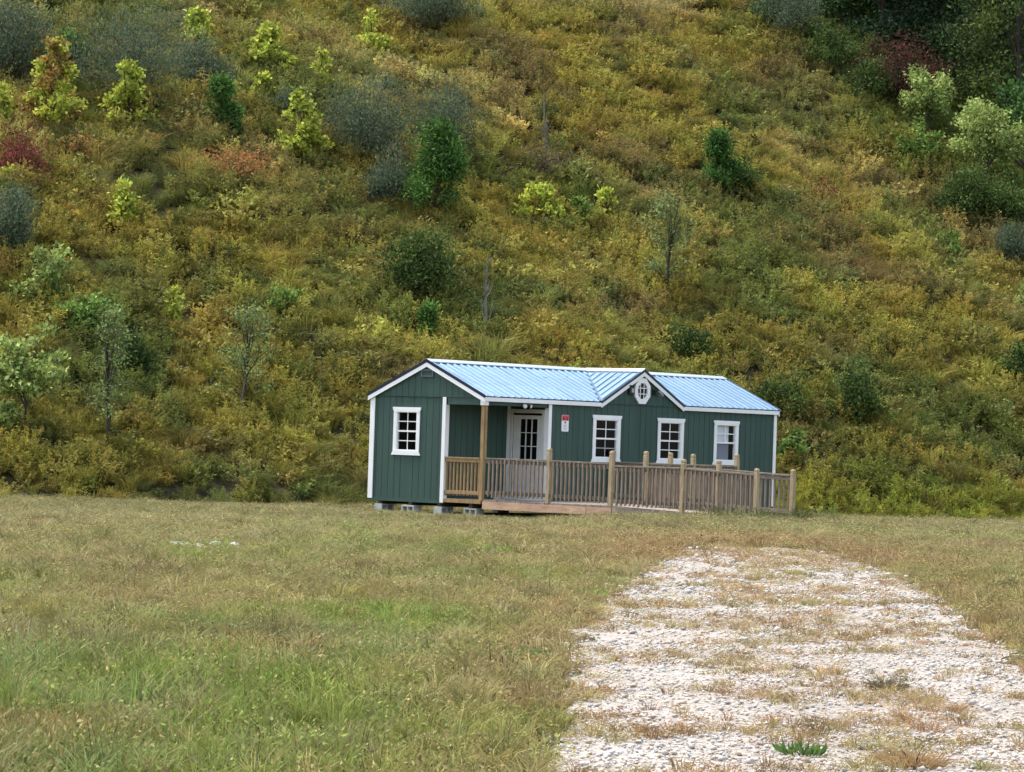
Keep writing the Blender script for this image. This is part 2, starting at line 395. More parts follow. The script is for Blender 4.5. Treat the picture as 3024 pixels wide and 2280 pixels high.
# fascia along the eaves (broken by the dormer), rake boards on both gables
EY = -.075
for e0, e1 in ((-.07, DC - DW - .01), (DC + DW + .01, L_ + .07)):
    board('fascia', MB().box((e0, EY, HE - .115), (e1, EY + .02, HE - .02)))
    board('soffit', MB().box((e0 + .02, EY + .02, HE - .07), (e1 - .02, -.004, HE - .055)), 'siding', 0)
board('fascia', MB().box((-.07, W_ + .055, HE - .115), (L_ + .07, W_ + .075, HE - .02)))
def rake(P, Q, nrm, m, h, off, th, name):
    """board hanging below the line P-Q by h, moved off along nrm, th thick"""
    P = Vector(P); Q = Vector(Q); n = Vector(nrm); dn = Vector((0, 0, -h))
    o = n * off
    b = MB().prism([P + o, Q + o, Q + o + dn, P + o + dn], n * th)
    return b.build(name, M[m], shed)
pk = Vector((0, W_ / 2, HP))
for yy in (-.075, W_ + .075):
    e = Vector((0, yy, HE - .008))
    rake(pk + Vector((0, 0, -.045)), e + Vector((0, 0, -.045)), (-1, 0, 0), 'white', .10, .05, .02, 'rake_board')
    rake(pk + Vector((0, 0, .035)), e + Vector((0, 0, .035)), (-1, 0, 0), 'dark_reflect_trim', .075, .055, .02, 'rake_trim')
    rake(pk + Vector((L_, 0, -.045)), e + Vector((L_, 0, -.045)), (1, 0, 0), 'white', .10, .05, .02, 'rake_board')
    rake(pk + Vector((L_, 0, .035)), e + Vector((L_, 0, .035)), (1, 0, 0), 'roof', .075, .055, .02, 'rake_trim')
pd = Vector((DC, 0, HP))
for sx in (-1, 1):
    e = Vector((DC + sx * (DW + .01), 0, HE - .008))
    rake(pd + Vector((0, 0, -.04)), e + Vector((0, 0, -.04)), (0, -1, 0), 'white', .095, .055, .02, 'rake_board')
    rake(pd + Vector((0, 0, .035)), e + Vector((0, 0, .035)), (0, -1, 0), 'dark_reflect_trim', .07, .06, .02, 'rake_trim')

# ---- ribbed metal roof: sheets 0.91 m wide, ribs 0.229 m apart, cut along the valleys
def rib_profile(c0, c1, pitch=.2286, w0=.045, w1=.02, h=.02):
    pr = []; k = math.floor(c0 / pitch)
    pts = [(c0, 0.0)]
    while k * pitch < c1 + pitch:
        m_ = k * pitch
        for q, hh in ((m_ - w0 / 2, 0), (m_ - w1 / 2, h), (m_ + w1 / 2, h), (m_ + w0 / 2, 0)):
            if c0 + 1e-4 < q < c1 - 1e-4: pts.append((q, hh))
        k += 1
    pts.append((c1, 0.0)); return pts
def roof_sheet(c0, c1, low, high, place):
    pr = rib_profile(c0, c1); b = MB()
    for (p, hp), (q, hq) in zip(pr, pr[1:]):
        lp, lq = low(p), low(q)
        if high - lp < .005 and high - lq < .005: continue
        n = 3
        for i in range(n):
            t0, t1 = i / n, (i + 1) / n
            b.quad(place(p, lp + (high - lp) * t0, hp), place(q, lq + (high - lq) * t0, hq), place(q, lq + (high - lq) * t1, hq), place(p, lp + (high - lp) * t1, hp))
    if not b.f: return
    o = b.build('roof_panel', M['roof'], shed)
    so = o.modifiers.new('thickness', 'SOLIDIFY'); so.thickness = .004; so.offset = -1
main_low = lambda x: (W_ / 2 - KD * abs(x - DC) / KM) if abs(x - DC) < DW else -.085
place_f = lambda x, y, h: (x, y, HP - KM * (W_ / 2 - y) + h + .01)
place_b = lambda x, y, h: (x, W_ - y, HP - KM * (W_ / 2 - y) + h + .01)
cuts = [-.07] + [DC - DW - .9144 * k for k in (4, 3, 2, 1)] + [DC - DW, DC - DW / 2, DC, DC + DW / 2, DC + DW] + [DC + DW + .9144 * k for k in (1, 2, 3, 4)] + [L_ + .07]
cuts = sorted(c for c in cuts if -.071 <= c <= L_ + .071)
for c0, c1 in zip(cuts, cuts[1:]):
    if c1 - c0 < .05: continue
    roof_sheet(c0, c1, main_low, W_ / 2, place_f)
    roof_sheet(c0, c1, lambda x: -.085, W_ / 2, place_b)
# dormer slopes: ribs run down from the dormer ridge to the valley
dl = lambda y: -min(KM * (W_ / 2 - y) / KD, DW + .02)
for sx in (-1, 1):
    for c0, c1 in ((-.085, .55), (.55, 1.2), (1.2, W_ / 2)):
        roof_sheet(c0, c1, dl, 0.0, lambda y, t, h, sx=sx: (DC - sx * t, y, HP + KD * t + h + .014))
# valley flashing, ridge caps
for sx in (-1, 1):
    a0 = Vector((DC, W_ / 2, HP + .022)); a1 = Vector((DC + sx * (DW + .01), -.085, HE + .024))
    u1 = Vector((sx * .10, 0, .004)); u2 = Vector((-sx * .05, 0, .022))
    b = MB(); b.quad(a0 + u1 * .4, a1 + u1, a1, a0); b.quad(a0, a1, a1 + u2, a0 + u2 * .4)
    o = b.build('valley_flashing', M['roof'], shed)
def cap(P, Q, side, drop, wid, name='ridge_cap'):
    P = Vector(P); Q = Vector(Q); s = Vector(side); b = MB()
    up = Vector((0, 0, .045))
    for sg in (-1, 1):
        d = s * wid * sg + Vector((0, 0, -drop * wid))
        b.quad(P + up, Q + up, Q + up + d, P + up + d)
        b.quad(P + up + d, Q + up + d, Q + up + d + Vector((0, 0, -.02)), P + up + d + Vector((0, 0, -.02)))
    o = b.build(name, M['ridge'], shed); so = o.modifiers.new('thickness', 'SOLIDIFY'); so.thickness = .004
cap((-.085, W_ / 2, HP), (L_ + .085, W_ / 2, HP), (0, 1, 0), KM, .15)
cap((DC, -.09, HP + .004), (DC, W_ / 2, HP + .004), (1, 0, 0), KD, .13)

# ---- windows
def window(mp, c, hw, z0, z1, kind):
    def bx(a0, a1, d0, d1, q0, q1): 
        P = mp(a0, d0, q0); Q = mp(a1, d1, q1); return MB().box(P, Q)
    def add(name, b, m, par, bev=0): return b.build(name, m, par, bev)
    s = .045
    sash = MB()
    for a0, a1, q0, q1 in ((c - hw - s, c - hw, z0 - s, z1 + s), (c + hw, c + hw + s, z0 - s, z1 + s), (c - hw, c + hw, z1, z1 + s), (c - hw, c + hw, z0 - s, z0)):
        sash.box(mp(a0, -.012, q0), mp(a1, .05, q1))
    w = add('window', sash, M['white'], shed)
    add('side_casing', bx(c - hw - .125, c - hw - .02, -.03, -.008, z0 - .03, z1 + .03), M['white'], w, .004)
    add('side_casing', bx(c + hw + .02, c + hw + .125, -.03, -.008, z0 - .03, z1 + .03), M['white'], w, .004)
    e = hw + .15
    def flare(zt, zb, et, eb):
        pts = [mp(c - et, -.036, zt), mp(c + et, -.036, zt), mp(c + eb, -.036, zb), mp(c - eb, -.036, zb)]
        P = Vector(mp(0, -.036, 0)); Q = Vector(mp(0, -.008, 0)); return MB().prism(pts, Q - P)
    hb = flare(z1 + .125, z1 + .06, e + .01, e - .005); hb2 = flare(z1 + .06, z1 + .012, e - .005, e - .045)
    add('head_casing', hb, M['white'], w, .003); add('head_casing', hb2, M['white'], w, .003)
    sb = flare(z0 - .012, z0 - .07, e - .045, e - .01); sb2 = flare(z0 - .07, z0 - .13, e - .01, e + .02)
    add('sill', sb, M['white'], w, .003); add('sill', sb2, M['white'], w, .003)
    zm = (z0 + z1) / 2
    add('meeting_rail', bx(c - hw, c + hw, -.004, .03, zm - .02, zm + .02), M['white'], w)
    mw = .011
    bars = []
    if kind in ('plain', 'screened', 'blind'):
        for lo, hi in ((z0, zm - .02), (zm + .02, z1)):
            lower = lo == z0
            if kind == 'blind' and lower: continue
            m_ = M['white'] if not (kind == 'screened' and lower) else M['lamp_grey']
            zz = (lo + hi) / 2; d0 = .008 if not lower else .02
            add('muntin', bx(c - mw, c + mw, d0, d0 + .012, lo, hi), m_, w)
            add('muntin', bx(c - hw, c + hw, d0 + .001, d0 + .011, zz - mw, zz + mw), m_, w)
    for lo, hi in ((z0, zm - .02), (zm + .02, z1)):
        zz = (lo + hi) / 2
        for a0, a1 in ((c - hw, c - mw), (c + mw, c + hw)):
            for q0, q1 in ((lo, zz - mw), (zz + mw, hi)):
                if kind == 'blind' and lo == z0: continue
                add('pane', bx(a0, a1, .024, .028, q0, q1), M['glass'], w)
    if kind == 'blind':
        add('pane', bx(c - hw, c + hw, .024, .028, z0, zm - .02), M['glass'], w)
        b = MB(); n = 17
        for i in range(n):
            zz = zm - .02 + (z1 - zm + .02) * i / n
            b.box(mp(c - hw + .005, .07, zz), mp(c + hw * .55, .078, zz + (z1 - zm) / n * .92))
        tag(add('blind', b, M['blind'], w), 'white slatted blind behind the upper sash')
        add('insect_screen', bx(c - hw, c + hw * .55, .06, .064, z0, zm - .02), M['screen'], w)
    return w
for q in WINS: window(*q)

# octagon window in the dormer
def ring(rx0, rz0, rx1, rz1, d0, d1):
    b = MB(); pts = []
    for k in range(8):
        an = math.pi / 8 + k * math.pi / 4; pts.append((math.cos(an), math.sin(an)))
    for k in range(8):
        (c0, s0), (c1, s1) = pts[k], pts[(k + 1) % 8]
        p = lambda c, s, rx, rz, d: (OC[0] + c * rx, d, OC[1] + s * rz)
        b.quad(p(c0, s0, rx0, rz0, d0), p(c1, s1, rx0, rz0, d0), p(c1, s1, rx1, rz1, d0), p(c0, s0, rx1, rz1, d0))
        b.quad(p(c0, s0, rx1, rz1, d0), p(c1, s1, rx1, rz1, d0), p(c1, s1, rx1, rz1, d1), p(c0, s0, rx1, rz1, d1))
        b.quad(p(c0, s0, rx0, rz0, d0), p(c1, s1, rx0, rz0, d0), p(c1, s1, rx0, rz0, d1), p(c0, s0, rx0, rz0, d1))
    return b
ow = ring(.195, .205, .305, .335, -.05, -.01).build('octagon_window', M['white'], shed)
for k in (-1, 1):
    MB().box((OC[0] + k * .065 - .010, -.03, OC[1] - .19), (OC[0] + k * .065 + .010, -.02, OC[1] + .19)).build('muntin', M['white'], ow)
    MB().box((OC[0] - .185, -.029, OC[1] + k * .07 - .010), (OC[0] + .185, -.021, OC[1] + k * .07 + .010)).build('muntin', M['white'], ow)
for i in range(3):
    for j in range(3):
        x0 = OC[0] - .195 + .13 * i; z0 = OC[1] - .205 + .137 * j
        MB().box((x0 + .008, -.014, z0 + .008), (x0 + .122, -.010, z0 + .129)).build('pane', M['glass'], ow)

# gable vent
vt = MB().box((-.045, 1.64, 2.86), (-.013, 1.67, 3.03)).box((-.045, 2.0, 2.86), (-.013, 2.03, 3.03)).box((-.045, 1.67, 3.0), (-.013, 2.0, 3.03)).box((-.045, 1.67, 2.86), (-.013, 2.0, 2.885)).build('vent', M['vent'], shed)
for k in range(5):
    z = 2.892 + k * .023
    MB().prism([(-.04, 1.67, z), (-.018, 1.67, z + .016), (-.014, 1.67, z + .013), (-.036, 1.67, z - .003)], (0, .33, 0)).build('louvre', M['vent'], vt)

# ---- door with nine lights
dx = PL - .012
dr = MB().box((dx, .20, .03), (dx + .04, .34, 2.05)).box((dx, .895, .03), (dx + .04, 1.10, 2.05)).box((dx, .34, 1.96), (dx + .04, .895, 2.05)).box((dx, .34, .03), (dx + .04, .895, .17)).box((dx, .34, .86), (dx + .04, .895, 1.0))
door = dr.build('door', M['door_white'], shed)
MB().box((dx + .012, .34, .17), (dx + .03, .895, .86)).build('door_panel', M['door_white'], door)
MB().box((dx + .004, .42, .25), (dx + .012, .815, .78)).build('raised_panel', M['door_white'], door, .006)
for k in (1, 2):
    yy = .34 + .185 * k; MB().box((dx + .004, yy - .011, 1.0), (dx + .03, yy + .011, 1.96)).build('muntin', M['door_white'], door)
    zz = 1.0 + .32 * k; MB().box((dx + .006, .34, zz - .009), (dx + .028, .895, zz + .009)).build('muntin', M['door_white'], door)
for i in range(3):
    for j in range(3):
        MB().box((dx + .015, .352 + .185 * i, 1.01 + .32 * j), (dx + .019, .513 + .185 * i, 1.31 + .32 * j)).build('pane', M['glass'], door)
kb = MB(); kb.tube([(dx - .005, 1.04, .98), (dx - .03, 1.04, .98), (dx - .045, 1.04, .98), (dx - .07, 1.04, .98), (dx - .082, 1.04, .98)], [.035, .014, .03, .034, .014], 10)
kb.build('knob', M['black'], door)
for y0, y1 in ((.10, .185), (1.115, 1.20)): board('door_casing', MB().box((PL - .034, y0, .03), (PL - .008, y1, 2.10)), 'door_white')
board('door_casing', MB().box((PL - .036, .09, 2.10), (PL - .008, 1.21, 2.19)), 'door_white')
board('threshold', MB().box((PL - .12, .10, .035), (PL - .0, 1.22, .085)), 'white')

# ---- corner porch: floor, post, brown railing on the gable side
board('porch_post', MB().box((.0, .0, .03), (.10, .10, 2.225)), 'porch_wood', .006)
board('post_trim', MB().box((.03, -.02, .98), (.095, -.001, 2.2)), 'porch_wood', .004)
for k in range(15):
    x0 = .0 + k * .146
    if x0 + .14 > PL - .03: break
    MB().box((x0 + (.105 if k == 0 else 0), .003, .031), (x0 + .14, PS - .004, .056)).build('porch_plank', M['plank'], shed)
board('porch_rim', MB().box((-.035, .0, -.035), (-.002, PS - .11, .052)), 'porch_wood')
board('porch_rim', MB().box((.02, -.03, -.035), (PL - .05, -.002, .04)), 'porch_wood')
board('porch_top_rail', MB().box((-.02, .101, .985), (.10, PS - .086, 1.02)), 'porch_wood')
board('porch_top_rail', MB().box((.0, .101, .905), (.035, PS - .086, .984)), 'porch_wood')
board('porch_bottom_rail', MB().box((.0, .101, .165), (.035, PS - .086, .25)), 'porch_wood')
for k in range(10):
    y = .16 + k * .113
    MB().box((.036, y - .019, .13), (.074, y + .019, .983)).build('baluster', M['porch_wood'], shed)

# ================================================================== things fixed to or standing about the shed
FR = Matrix.Translation((XC, YC, ZB)) @ Matrix.Rotation(TH, 4, 'Z')
def loc(x, y, z): return FR @ Vector((x, y, z))
def at_shed(name, x, y, z): return empty(name, loc(x, y, z), TH)

sg = tag(at_shed('warning_sign', 2.77, -.012, 1.89), 'small red and white sign on the green wall by the porch', 'sign')
b = MB(); pts = []
for cx, cz, a0 in ((.095, .165, 0), (-.095, .165, 90), (-.095, -.165, 180), (.095, -.165, 270)):
    for k in range(4):
        an = R(a0 + 30 * k); pts.append((cx + .03 * math.cos(an), 0, cz + .03 * math.sin(an)))
b.prism(pts, (0, .008, 0)).build('board', M['sign_white'], sg)
tp = [(.119, -.002, .06), (.119, -.002, .165)] + [(.095 + .024 * math.cos(R(30 * k)), -.002, .165 + .024 * math.sin(R(30 * k))) for k in (1, 2, 3)] + [(-.095 + .024 * math.cos(R(90 + 30 * k)), -.002, .165 + .024 * math.sin(R(90 + 30 * k))) for k in (0, 1, 2, 3)] + [(-.119, -.002, .06)]
MB().prism(tp, (0, -.001, 0)).build('red_band', M['sign_red'], sg)
ink = MB()
for x0, x1, z0, z1 in ((-.085, -.03, .10, .125), (-.07, -.045, .125, .15), (.03, .085, .10, .125), (.05, .07, .125, .145), (-.09, -.025, .085, .095), (.025, .09, .08, .092)): ink.box((x0, -.005, z0), (x1, -.0035, z1))
ink.box((-.02, -.004, -.005), (.015, -.0025, .045)).box((-.03, -.004, .015), (.025, -.0025, .03)).build('dark_mark', M['sign_ink'], sg)
gl = MB()
for z, w in ((-.04, .05), (-.06, .06), (-.08, .045), (-.11, .04), (-.13, .05), (-.15, .03)): gl.box((-w, -.003, z - .004), (w, -.002, z + .004))
gl.build('print_line', M['sign_grey'], sg)

# flood light left of the octagon window, lamp arm right of it, twin lamp on the porch header
f1 = tag(at_shed('flood_light', 5.06, -.012, 2.745), 'black box flood light beside the octagon window', 'light')
MB().box((-.09, -.07, -.10), (.09, 0, .11)).build('housing', M['black'], f1, .01)
MB().box((-.10, -.10, .11), (.10, 0, .125)).build('hood', M['black'], f1)
MB().box((-.02, -.085, -.05), (.06, -.071, .05)).build('lens', M['lamp_grey'], f1)
f2 = tag(at_shed('wall_lamp', 5.93, -.012, 2.72), 'dark wall lamp with tilted pale head beside the octagon window', 'light')
MB().box((-.05, -.035, -.06), (.05, 0, .09)).build('base_plate', M['black'], f2, .008)
b = MB(); b.tube([(0, -.03, .05), (.06, -.09, .03), (.10, -.11, -.01)], [.025, .025, .03], 8); b.build('arm', M['black'], f2)
b = MB(); b.prism([(.06, -.17, .045), (.20, -.17, -.055), (.19, -.17, -.085), (.05, -.17, .01)], (0, .13, 0)); b.build('head', M['lamp_grey'], f2)
f3 = tag(at_shed('security_light', 1.30, -.006, 2.30), 'twin headed security light under the porch eave', 'light')
MB().box((-.06, -.03, -.05), (.06, 0, .05)).build('base_plate', M['black'], f3, .008)
for sx in (-1, 1):
    b = MB(); b.tube([(sx * .03, -.02, -.02), (sx * .06, -.07, -.03), (sx * .08, -.10, -.04), (sx * .10, -.16, -.06)], [.015, .02, .04, .055], 9)
    hd = b.build('lamp_head', M['black' if sx > 0 else 'lamp_grey'], f3)
    MB().tube([(sx * .1, -.161, -.06), (sx * .102, -.166, -.062)], [.045, .04], 9).build('lens', M['sign_white'], hd)

# ---- concrete blocks: under the skids and one on the deck
def block(x, y, ztop, rz, label, gz, wx=.40, wy=.20):
    t = tag(empty('concrete_block', (*loc(x, y, 0).xy, gz), TH + rz), label, 'block', 'concrete blocks under the shed')
    h = ztop - gz; b = MB(); w = .035
    # two open cores running through, like a building block lying on its side
    b.box((-wx / 2, -wy / 2, 0), (wx / 2, wy / 2, w)).box((-wx / 2, -wy / 2, h - w), (wx / 2, wy / 2, h))
    for q in (-wx / 2, -w / 2, wx / 2 - w): b.box((q, -wy / 2, w), (q + w, wy / 2, h - w))
    b.build('shell', M['concrete'], t, .004)
    MB().box((-wx / 2 + w, -.01, w), (-w / 2, .01, h - w)).box((w / 2, -.01, w), (wx / 2 - w, .01, h - w)).build('web', M['concrete'], t)
    return t
gzb = lambda x, y: float(ground_z(*loc(x, y, 0).xy))
zt = ZB - .146
for (x, y, rz, lab) in ((.16, 3.3, .0, 'grey concrete block under the back corner of the shed gable'), (.06, 2.3, 1.57, 'grey concrete block under the middle of the shed gable'),
                        (.16, 1.35, .0, 'grey concrete block under the shed by the porch inner corner'), (.12, .35, 1.57, 'grey concrete block under the shed porch post')):
    block(x, y, zt, rz, lab, gzb(x, y) - .02, .40, .25)
for x in (4.2, 7.3, 10.2):
    for y in (.35, 3.3): block(x, y, zt, 0, 'grey concrete block under the shed skids behind the deck', gzb(x, y) - .02)

# ================================================================== DECK and RAMP
dk = tag(at_shed('deck', 0, 0, 0), 'weathered wooden deck with slatted railing in front of the porch', 'deck')
D_U, D_V, DZ = 4.5, -3.95, .065
post_me = None
def post_mesh(h, base=-.5, s=.092):
    b = MB(); r = s / 2
    secs = [(base, r), (h - .10, r), (h - .085, r * .78), (h - .07, r * .95), (h - .03, r * .95), (h - .008, r * .7), (h, r * .45)]
    for z, q in secs:
        for sx, sy in ((-1, -1), (1, -1), (1, 1), (-1, 1)): b.v.append((sx * q, sy * q, z))
    for i in range(len(secs) - 1):
        for j in range(4): b.f.append((i * 4 + j, i * 4 + (j + 1) % 4, i * 4 + 4 + (j + 1) % 4, i * 4 + 4 + j))
    n = (len(secs) - 1) * 4; b.f.append((n, n + 1, n + 2, n + 3)); b.f.append((3, 2, 1, 0))
    return b.mesh('post')
def baluster_mesh(z0, z1, s=.038):
    b = MB(); r = s / 2
    b.v = [(-r, -r, z0), (r, -r, z0), (r, r, z0 + .03), (-r, r, z0 + .03), (-r, -r, z1 - .01), (r, -r, z1 - .01), (r, r, z1), (-r, r, z1)]
    b.f = [(0, 3, 2, 1), (4, 5, 6, 7), (0, 1, 5, 4), (1, 2, 6, 5), (2, 3, 7, 6), (3, 0, 4, 7)]
    return b.mesh('baluster')
for me in (): pass
BAL = baluster_mesh(.13, .985); BAL.materials.append(M['grey_wood'])
def add_post(par, u, v, h, base, lean=0.0):
    o = link('post', post_mesh(h - 0, base), M['post_wood'], par); o.location = (u, v, 0); o.rotation_euler = (random.uniform(-.012, .012), random.uniform(-.012, .012) + lean, random.uniform(-.05, .05)); return o
def railing(par, P, Q, z0, z1, step=.127, skip=0.06, out=(0, 0)):
    """top and bottom rail from P to Q (u, v); deck height goes from z0 to z1; balusters nailed to the outer face"""
    P = Vector((*P, 0)); Q = Vector((*Q, 0)); n = (Q - P).length; d = (Q - P) / n
    ox, oy = out
    A = P + d * skip; B = Q - d * skip
    up = lambda v, k, h: Vector((v.x, v.y, (z0 + (z1 - z0) * k) + h))
    ka, kb = skip / n, 1 - skip / n
    MB().bar(up(A, ka, .945), up(B, kb, .945), .105, .035).build('top_rail', M['rail_wood'], par, .004)
    MB().bar(up(A, ka, .875), up(B, kb, .875), .038, .085).build('top_stringer', M['rail_wood'], par, .004)
    MB().bar(up(A, ka, .165), up(B, kb, .165), .038, .085).build('bottom_rail', M['rail_wood'], par, .004)
    m_ = int((n - 2 * skip) / step)
    for i in range(m_):
        t = (skip + step * (i + .5) + (n - 2 * skip - m_ * step) / 2) / n
        p = P + d * (n * t)
        o = link('baluster', BAL, None, par)
        o.location = (p.x + ox * .0385, p.y + oy * .0385, z0 + (z1 - z0) * t - .065 + .012 * random.uniform(-1, 1))
        o.rotation_euler = (random.uniform(-.012, .012), random.uniform(-.012, .012), math.atan2(oy, ox) + math.pi / 2 + random.uniform(-.1, .1))
# floor planks along u
nb = 27; pw = 3.93 / nb
for k in range(nb):
    y0 = -.035 - k * pw
    MB().box((.02 + random.uniform(-.015, .015), y0 - pw + .008, DZ - .035), (D_U + random.uniform(-.015, .02), y0, DZ + random.uniform(-.004, .003))).build('deck_plank', M['plank'], dk)
for (p, q) in (((.0, -.04), (.0, -3.2)), ((.0, -3.215), (.0, D_V)), ((D_U, -.04), (D_U, D_V))):
    x = p[0]; MB().box((x - .02, p[1], DZ - .215), (x + .018, q[1], DZ - .04)).build('rim_board', M['rim'], dk, .004)
MB().box((.03, D_V - .005, DZ - .215), (D_U - .03, D_V + .033, DZ - .04)).build('rim_board', M['rim'], dk, .004)
for u in (.9, 1.8, 2.7, 3.6): MB().box((u - .019, D_V + .05, DZ - .2), (u + .019, -.06, DZ - .04)).build('joist', M['skid'], dk)
PH = 1.285
for u, v in ((.035, -2.02), (.035, -3.87), (1.19, -3.89), (2.86, -3.89), (4.44, -3.89), (4.44, -1.88), (4.44, -.09)):
    add_post(dk, u, v, PH + random.uniform(-.02, .02), DZ - .01)
railing(dk, (.035, -.04), (.035, -2.02), DZ, DZ, out=(-1, 0))
railing(dk, (.035, -2.02), (.035, -3.87), DZ, DZ - .015, out=(-1, 0))
railing(dk, (1.19, -3.89), (2.86, -3.89), DZ, DZ, out=(0, -1))
railing(dk, (2.86, -3.89), (4.44, -3.89), DZ, DZ, out=(0, -1))
railing(dk, (4.44, -3.89), (4.44, -1.88), DZ, DZ, out=(1, 0))
railing(dk, (4.44, -1.88), (4.44, -.09), DZ, DZ, out=(1, 0))

rp = tag(at_shed('ramp', 0, 0, 0), 'sloping wooden ramp with slatted railings leading down from the deck', 'ramp')
RV0, RV1, RZ0, RZ1 = -3.975, -8.08, DZ, -.045
rz = lambda v: RZ0 + (RZ1 - RZ0) * (v - RV0) / (RV1 - RV0)
n = 28
for k in range(n):
    v0 = RV0 + (RV1 - RV0) * k / n; v1 = RV0 + (RV1 - RV0) * (k + 1) / n + .008
    e = random.uniform(-.012, .012)
    MB().prism([(.02 + e, v0, rz(v0)), (.02 + e, v1, rz(v1)), (.02 + e, v1, rz(v1) - .035), (.02 + e, v0, rz(v0) - .035)], (1.13, 0, 0)).build('ramp_plank', M['plank'], rp)
for x in (-.0, 1.17):
    MB().prism([(x - .018, RV0, RZ0 - .02), (x - .018, RV1, RZ1 - .02), (x - .018, RV1, RZ1 - .10), (x - .018, RV0, RZ0 - .21)], (.036, 0, 0)).build('stringer', M['plank'], rp)
V1, V2 = -6.0, -8.04
for u in (-.045, 1.19):
    add_post(rp, u, V1, 1.16, -.40, .0); add_post(rp, u, V2, 1.02, -.32)
for u, ox in ((-.045, -1), (1.19, 1)):
    railing(rp, (u, -3.97), (u, V1), RZ0 - .06, rz(V1) - .0, out=(ox, 0), skip=.08)
    railing(rp, (u, V1), (u, V2), rz(V1), rz(V2) - .02, out=(ox, 0))
block(.25, -.32, ZB + DZ + .205, .2, 'pale concrete block standing on the deck beside the porch post', ZB + DZ, .19, .19)

# ================================================================== VEGETATION
def unit(v): return v / np.maximum(np.linalg.norm(v, axis=1, keepdims=True), 1e-9)
def leaf_quads(C, A, ln, wd, rg, fold=.25):
    """pointed four-corner leaves: base C, axis A (unit), length, width"""
    N = len(C); ln = np.broadcast_to(ln, N)[:, None]; wd = np.broadcast_to(wd, N)[:, None]
    r = unit(rg.normal(size=(N, 3))); S = unit(np.cross(A, r)); U = np.cross(S, A)
    mid = C + A * ln * .45 + U * wd * fold
    V = np.stack([C, mid - S * wd * .5, C + A * ln, mid + S * wd * .5], 1).reshape(-1, 3)
    return V, np.arange(N * 4).reshape(N, 4)
def blades(C, A, ln, wd, rg, bend=.5):
    """grass blades: two tapered quads each, bending over"""
    N = len(C); ln = np.broadcast_to(ln, N)[:, None]; wd = np.broadcast_to(wd, N)[:, None]
    out = A * np.array([1, 1, 0]); out = unit(out + 1e-4)
    S = unit(np.cross(A, rg.normal(size=(N, 3)))) * wd * .5
    m = C + A * ln * .55; t = m + unit(A + out * bend - np.array([0, 0, bend * .6])) * ln * .5
    V = np.stack([C - S, C + S, m + S * .8, m - S * .8, t + S * .15, t - S * .15], 1).reshape(-1, 3)
    b = np.arange(N)[:, None] * 6
    F = np.concatenate([b + np.array([0, 1, 2, 3]), b + np.array([3, 2, 4, 5])])
    return V, F
def rep(c, k): return np.repeat(c, k, 0)
def jitter(rg, N, base, v=.25, hue=.08):
    b = np.asarray(base, float) * (1 + v * rg.normal(size=(N, 1))) * (1 + hue * rg.normal(size=(N, 3)))
    return np.clip(b, .005, .95)

PROT = {}
def proto(coll, name, V, F, col, m):
    o = bpy.data.objects.new(name, np_mesh(name, V, F, col)); o.data.materials.append(m); PROT.setdefault(coll, []).append(o); return o

def scatter(name, P, rot, scl, tint, idx, coll, label, cat):
    me = bpy.data.meshes.new(name); me.vertices.add(len(P)); me.vertices.foreach_set('co', np.asarray(P, np.float32).ravel())
    for nm, ty, arr, key in (('rot', 'FLOAT_VECTOR', rot, 'vector'), ('scl', 'FLOAT_VECTOR', scl, 'vector'), ('tint', 'FLOAT_COLOR', np.concatenate([tint, np.ones((len(P), 1))], 1), 'color'), ('pidx', 'INT', idx, 'value')):
        a = me.attributes.new(nm, ty, 'POINT'); a.data.foreach_set(key, np.asarray(arr, np.int32 if ty == 'INT' else np.float32).ravel())
    me.update()
    o = bpy.data.objects.new(name, me); COL.objects.link(o)
    c = bpy.data.collections.new(name + '_kinds')
    for k, q in enumerate(PROT[coll]):
        c.objects.link(q)
    ng = bpy.data.node_groups.new(name, 'GeometryNodeTree')
    ng.interface.new_socket('Geometry', in_out='INPUT', socket_type='NodeSocketGeometry'); ng.interface.new_socket('Geometry', in_out='OUTPUT', socket_type='NodeSocketGeometry')
    N = ng.nodes; Lk = ng.links
    gi = N.new('NodeGroupInput'); go = N.new('NodeGroupOutput'); ip = N.new('GeometryNodeInstanceOnPoints'); ci = N.new('GeometryNodeCollectionInfo')
    ci.inputs['Collection'].default_value = c; ci.inputs['Separate Children'].default_value = True; ci.inputs['Reset Children'].default_value = True
    ip.inputs['Pick Instance'].default_value = True
    def na(nm, ty):
        q = N.new('GeometryNodeInputNamedAttribute'); q.data_type = ty; q.inputs['Name'].default_value = nm; return q.outputs['Attribute']
    Lk.new(gi.outputs[0], ip.inputs['Points']); Lk.new(ci.outputs[0], ip.inputs['Instance']); Lk.new(na('pidx', 'INT'), ip.inputs['Instance Index'])
    Lk.new(na('rot', 'FLOAT_VECTOR'), ip.inputs['Rotation']); Lk.new(na('scl', 'FLOAT_VECTOR'), ip.inputs['Scale']); Lk.new(ip.outputs[0], go.inputs[0])
    md = o.modifiers.new('scatter', 'NODES'); md.node_group = ng
    return tag(o, label, cat, kind='stuff')

